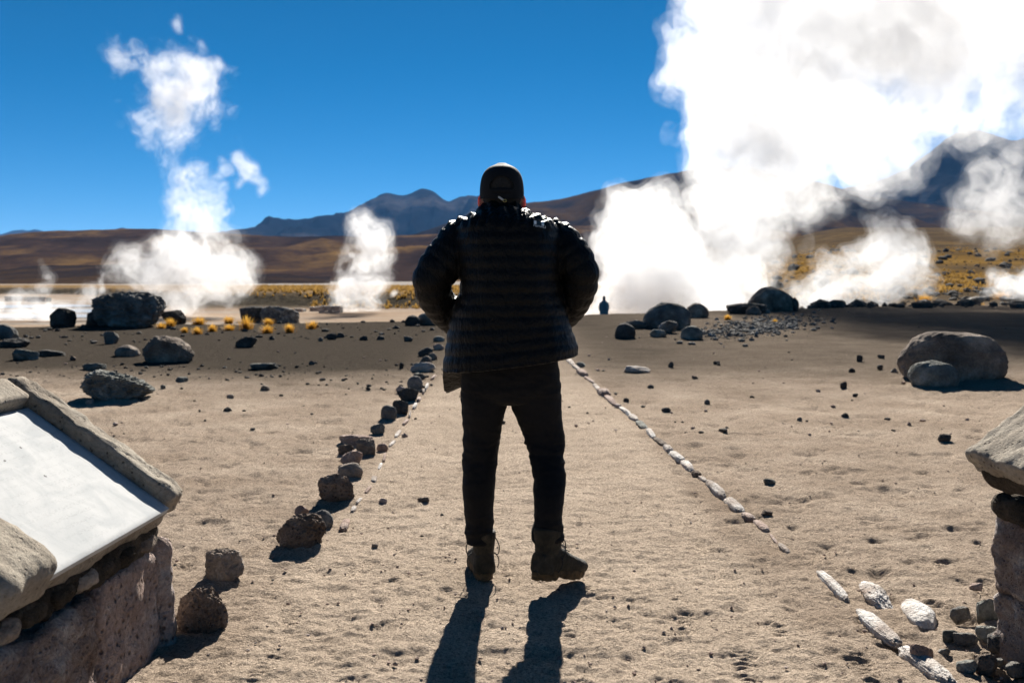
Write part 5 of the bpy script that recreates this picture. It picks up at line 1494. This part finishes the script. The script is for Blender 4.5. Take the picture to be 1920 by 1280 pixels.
# boots
def boot(heel, yaw, pitch, label=None):
    fw = np.array((math.sin(yaw), math.cos(yaw), 0.0)); sd_ = np.array((fw[1], -fw[0], 0.0)); up = np.array((0, 0, 1.0))
    cp, sp = math.cos(pitch), math.sin(pitch)
    f2 = fw * cp - up * sp; u2 = up * cp + fw * sp
    W = lambda p: heel + p[:, 0:1] * sd_ + p[:, 1:2] * f2 + p[:, 2:3] * u2
    secs = [(-0.012, 0.034, 0.085), (0.0, 0.042, 0.10), (0.03, 0.045, 0.12), (0.07, 0.045, 0.125), (0.11, 0.046, 0.115), (0.15, 0.05, 0.094), (0.19, 0.053, 0.076), (0.23, 0.05, 0.064), (0.26, 0.042, 0.055), (0.282, 0.026, 0.046)]
    S = resample(secs, 0.006)
    up_ = loft([ring((0, ly, 0.02 + h / 2), a, h / 2, 36, 2.5, (1, 0, 0), (0, 0, 1)) for ly, a, h in S])
    sh = loft([ring((0, 0.048 - 0.012 * (z - 0.06) / 0.15, z), a, b, 40, 2.3) for z, a, b in ((0.05, 0.044, 0.06), (0.09, 0.043, 0.058), (0.12, 0.042, 0.056), (0.16, 0.046, 0.062), (0.185, 0.05, 0.066), (0.205, 0.05, 0.066), (0.213, 0.044, 0.06))])
    hc = loft([ring((0, 0.02, z), a, b, 36, 2.4) for z, a, b in ((0.03, 0.047, 0.038), (0.06, 0.0465, 0.038), (0.075, 0.044, 0.035))])
    v, nr, f = fuse([up_, sh, hc], 0.0042, 2)
    v = v + nr * (0.003 * fbm(v * 38, 3, 4, ridge=True))[:, None]
    b = obj('boot', mesh_from('boot', LOC(W(v)), f), M['boot'], man)
    # sole with heel, arch and lugs
    th = np.linspace(0, 2 * math.pi, 64, endpoint=False)
    ol_y = 0.133 + 0.158 * np.cos(th)
    wv = np.interp(ol_y, [-0.025, 0.0, 0.05, 0.10, 0.16, 0.2, 0.25, 0.291], [0.036, 0.046, 0.046, 0.043, 0.052, 0.056, 0.05, 0.03])
    ol = np.stack([np.sign(np.sin(th)) * np.abs(np.sin(th)) ** 0.55 * wv, ol_y], -1)
    arch = 0.013 * (sstep(0.075, 0.085, ol_y) - sstep(0.112, 0.122, ol_y))
    lug = 0.0045 * (np.sin(ol_y * 2 * math.pi / 0.021) > 0.1)
    toe = 0.012 * sstep(0.22, 0.29, ol_y)
    mk = lambda k, z: np.stack([ol[:, 0] * k, (ol[:, 1] - 0.133) * k + 0.133, z], -1)
    rs_ = [mk(0.97, arch + lug + toe), mk(1.0, arch + lug + toe + 0.003), mk(1.0, np.full(64, 0.012) + arch * 0.4 + toe), mk(0.985, np.full(64, 0.016) + toe), mk(1.01, np.full(64, 0.02) + toe * 0.9), mk(1.0, np.full(64, 0.034) + toe * 0.5), mk(0.93, np.full(64, 0.04))]
    v2, f2_ = loft([r for r in rs_])
    so_ = obj('sole', mesh_from('sole', LOC(W(v2)), f2_), M['sole'], b)
    sharp_normals(so_.data, 35)
    for k in range(4):
        ly, lz = 0.105 + 0.022 * k, 0.155 - 0.019 * k
        tube('lace', [W(np.array([[x_, ly + 0.006 * (1 - abs(x_) / 0.03), lz + 0.004 * (1 - abs(x_) / 0.03)]]))[0] for x_ in (-0.03, -0.012, 0.012, 0.03)], 0.0022, M['lace'], b, ORGP, 4, 6)
    for sg in (-1, 1):
        tube('lace', [W(np.array([q]))[0] for q in ((0.01 * sg, 0.1, 0.158), (sg * 0.05, 0.085, 0.17), (sg * 0.073, 0.07, 0.13), (sg * 0.066, 0.065, 0.095), (sg * 0.05, 0.08, 0.10))], 0.0021, M['lace'], b, ORGP, 8, 6)
        tube('lace', [W(np.array([q]))[0] for q in ((sg * 0.045, 0.09, 0.10), (sg * 0.066, 0.07, 0.085), (sg * 0.07, 0.06, 0.06), (sg * 0.062, 0.05, 0.04))], 0.0021, M['lace'], b, ORGP, 6, 6)
    # pull loop and padded cuff
    tube('pull_loop', [W(np.array([q]))[0] for q in ((-0.008, -0.018, 0.16), (-0.008, -0.026, 0.2), (0.008, -0.026, 0.2), (0.008, -0.018, 0.16))], 0.003, M['boot'], b, ORGP, 5, 6)
    return b
hL = G(909, 1091, 0.0); hL[2] = ground_z(hL[0], hL[1]) + 0.002
boot(hL + np.array((0, 0.02, 0)), -0.16, 0.0)
hR = AT(1008, 1087, 4.03)
boot(hR, R(44), R(9))

# printed emblem on the shoulder
dg = bpy.context.evaluated_depsgraph_get()
from mathutils.bvhtree import BVHTree
bvh = BVHTree.FromPolygons([tuple(v_.co) for v_ in body_jacket.vertices], [tuple(p_.vertices) for p_ in body_jacket.polygons])
def on_jacket(px, py):
    o_ = Vector((0, 0, CAMZ)) - Vector(ORGP); d_ = Vector(ray(px, py)).normalized()
    loc, nor, _i, _d = bvh.ray_cast(o_, d_)
    return (np.array(loc) + np.array(nor) * 0.0022) if loc is not None else None
def patch(name, x0, y0, x1, y1, sk, mat, lift=0.0, nu=6, nv=4):
    V = []
    for j in range(nv):
        for i in range(nu):
            q = on_jacket(x0 + (x1 - x0) * i / (nu - 1), y0 + (y1 - y0) * j / (nv - 1) + sk * i / (nu - 1))
            if q is None: return
            V.append(q + np.array((0, -lift, 0)))
    return obj(name, mesh_from(name, np.array(V), grid_faces(nv, nu)), mat, man)
patch('emblem', 1000.5, 414, 1019.5, 421.5, 3.0, M['teal'], 0.001)
patch('emblem_bar', 1001, 414, 1005.4, 420.5, 0.5, M['print'], 0.0022)
patch('emblem_bar', 1015.2, 416.5, 1019.6, 423.5, 0.5, M['print'], 0.0022)
fc = bpy.data.curves.new('lettering', 'FONT'); fc.body = 'HIMALI'; fc.size = 1.0
fo = bpy.data.objects.new('lettering', fc); C.objects.link(fo)
fm = bpy.data.meshes.new_from_object(fo.evaluated_get(bpy.context.evaluated_depsgraph_get()))
bpy.data.objects.remove(fo)
co_ = np.array([v_.co[:] for v_ in fm.vertices]); co_[:, 0] -= co_[:, 0].min(); wf_ = co_[:, 0].max()
for v_, (x_, y_, _z) in zip(fm.vertices, co_):
    q = on_jacket(1000.5 + 22 * x_ / wf_, 424.5 + 4.0 * x_ / wf_ - 4.6 * y_ / 0.73)
    if q is not None: v_.co = q
obj('lettering', fm, M['print'], man)

# ------------------------------------------------------------------ the far visitor in blue
fd = 60.0
fpos = AT(1132.5, 590, fd); fpos[2] = ground_z(fpos[0], fd)
top = AT(1132.5, 555, fd)[2]
Hh = top - fpos[2]
U = lambda z: z * Hh / 1.75
fv = lambda rr: loft([ring((x0, y0, U(z)), a, b, 20, 2.2) for z, a, b, x0, y0 in rr])
bodyf = fuse([fv([(1.44, 0.045, 0.05, 0, 0), (1.5, 0.055, 0.06, 0, 0.01), (1.56, 0.075, 0.09, 0, 0.015), (1.64, 0.08, 0.1, 0, 0.01), (1.71, 0.065, 0.08, 0, 0.01), (1.75, 0.03, 0.035, 0, 0.01)]),
              fv([(0.8, 0.17, 0.1, 0, 0), (1.2, 0.19, 0.11, 0, 0), (1.4, 0.17, 0.09, 0, 0), (1.47, 0.06, 0.06, 0, 0)]),
              fv([(0.02, 0.05, 0.1, -0.1, 0.03), (0.1, 0.05, 0.06, -0.1, 0), (0.45, 0.065, 0.07, -0.1, 0), (0.85, 0.085, 0.09, -0.08, 0)]),
              fv([(0.02, 0.05, 0.1, 0.1, 0.03), (0.1, 0.05, 0.06, 0.1, 0), (0.45, 0.065, 0.07, 0.1, 0), (0.85, 0.085, 0.09, 0.08, 0)])], 0.02, 2)
far = obj('person', mesh_from('person', bodyf[0], bodyf[2]), M['skin'], loc=fpos)
tag(far, 'distant visitor in a long blue coat standing before the white steam bank', 'person')
t = NT('blue_coat'); M['coat'] = t.bsdf((0.02, 0.10, 0.17), 0.7)
cv = fuse([fv([(0.48, 0.27, 0.19, 0, 0), (0.8, 0.265, 0.18, 0, 0), (1.1, 0.255, 0.17, 0, 0), (1.3, 0.235, 0.155, 0, 0), (1.4, 0.19, 0.13, 0, 0), (1.46, 0.12, 0.1, 0, 0), (1.52, 0.085, 0.09, 0, 0)]),
           limb([(-0.2, 0, U(1.36), 0.07), (-0.255, 0, U(1.1), 0.065), (-0.24, 0.08, U(0.86), 0.055)], 6, 0, 1, 16), limb([(0.2, 0, U(1.36), 0.07), (0.255, 0, U(1.1), 0.065), (0.24, 0.08, U(0.86), 0.055)], 6, 0, 1, 16)], 0.02, 2)
obj('coat', mesh_from('coat', cv[0], cv[2]), M['coat'], far)
hv = fuse([fv([(1.5, 0.085, 0.09, 0, 0), (1.6, 0.092, 0.11, 0, 0.0), (1.7, 0.08, 0.095, 0, 0), (1.77, 0.03, 0.04, 0, 0)])], 0.02, 1)
t = NT('dark_hood'); obj('hood', mesh_from('hood', hv[0], hv[2]), t.bsdf((0.015, 0.05, 0.08), 0.8), far)
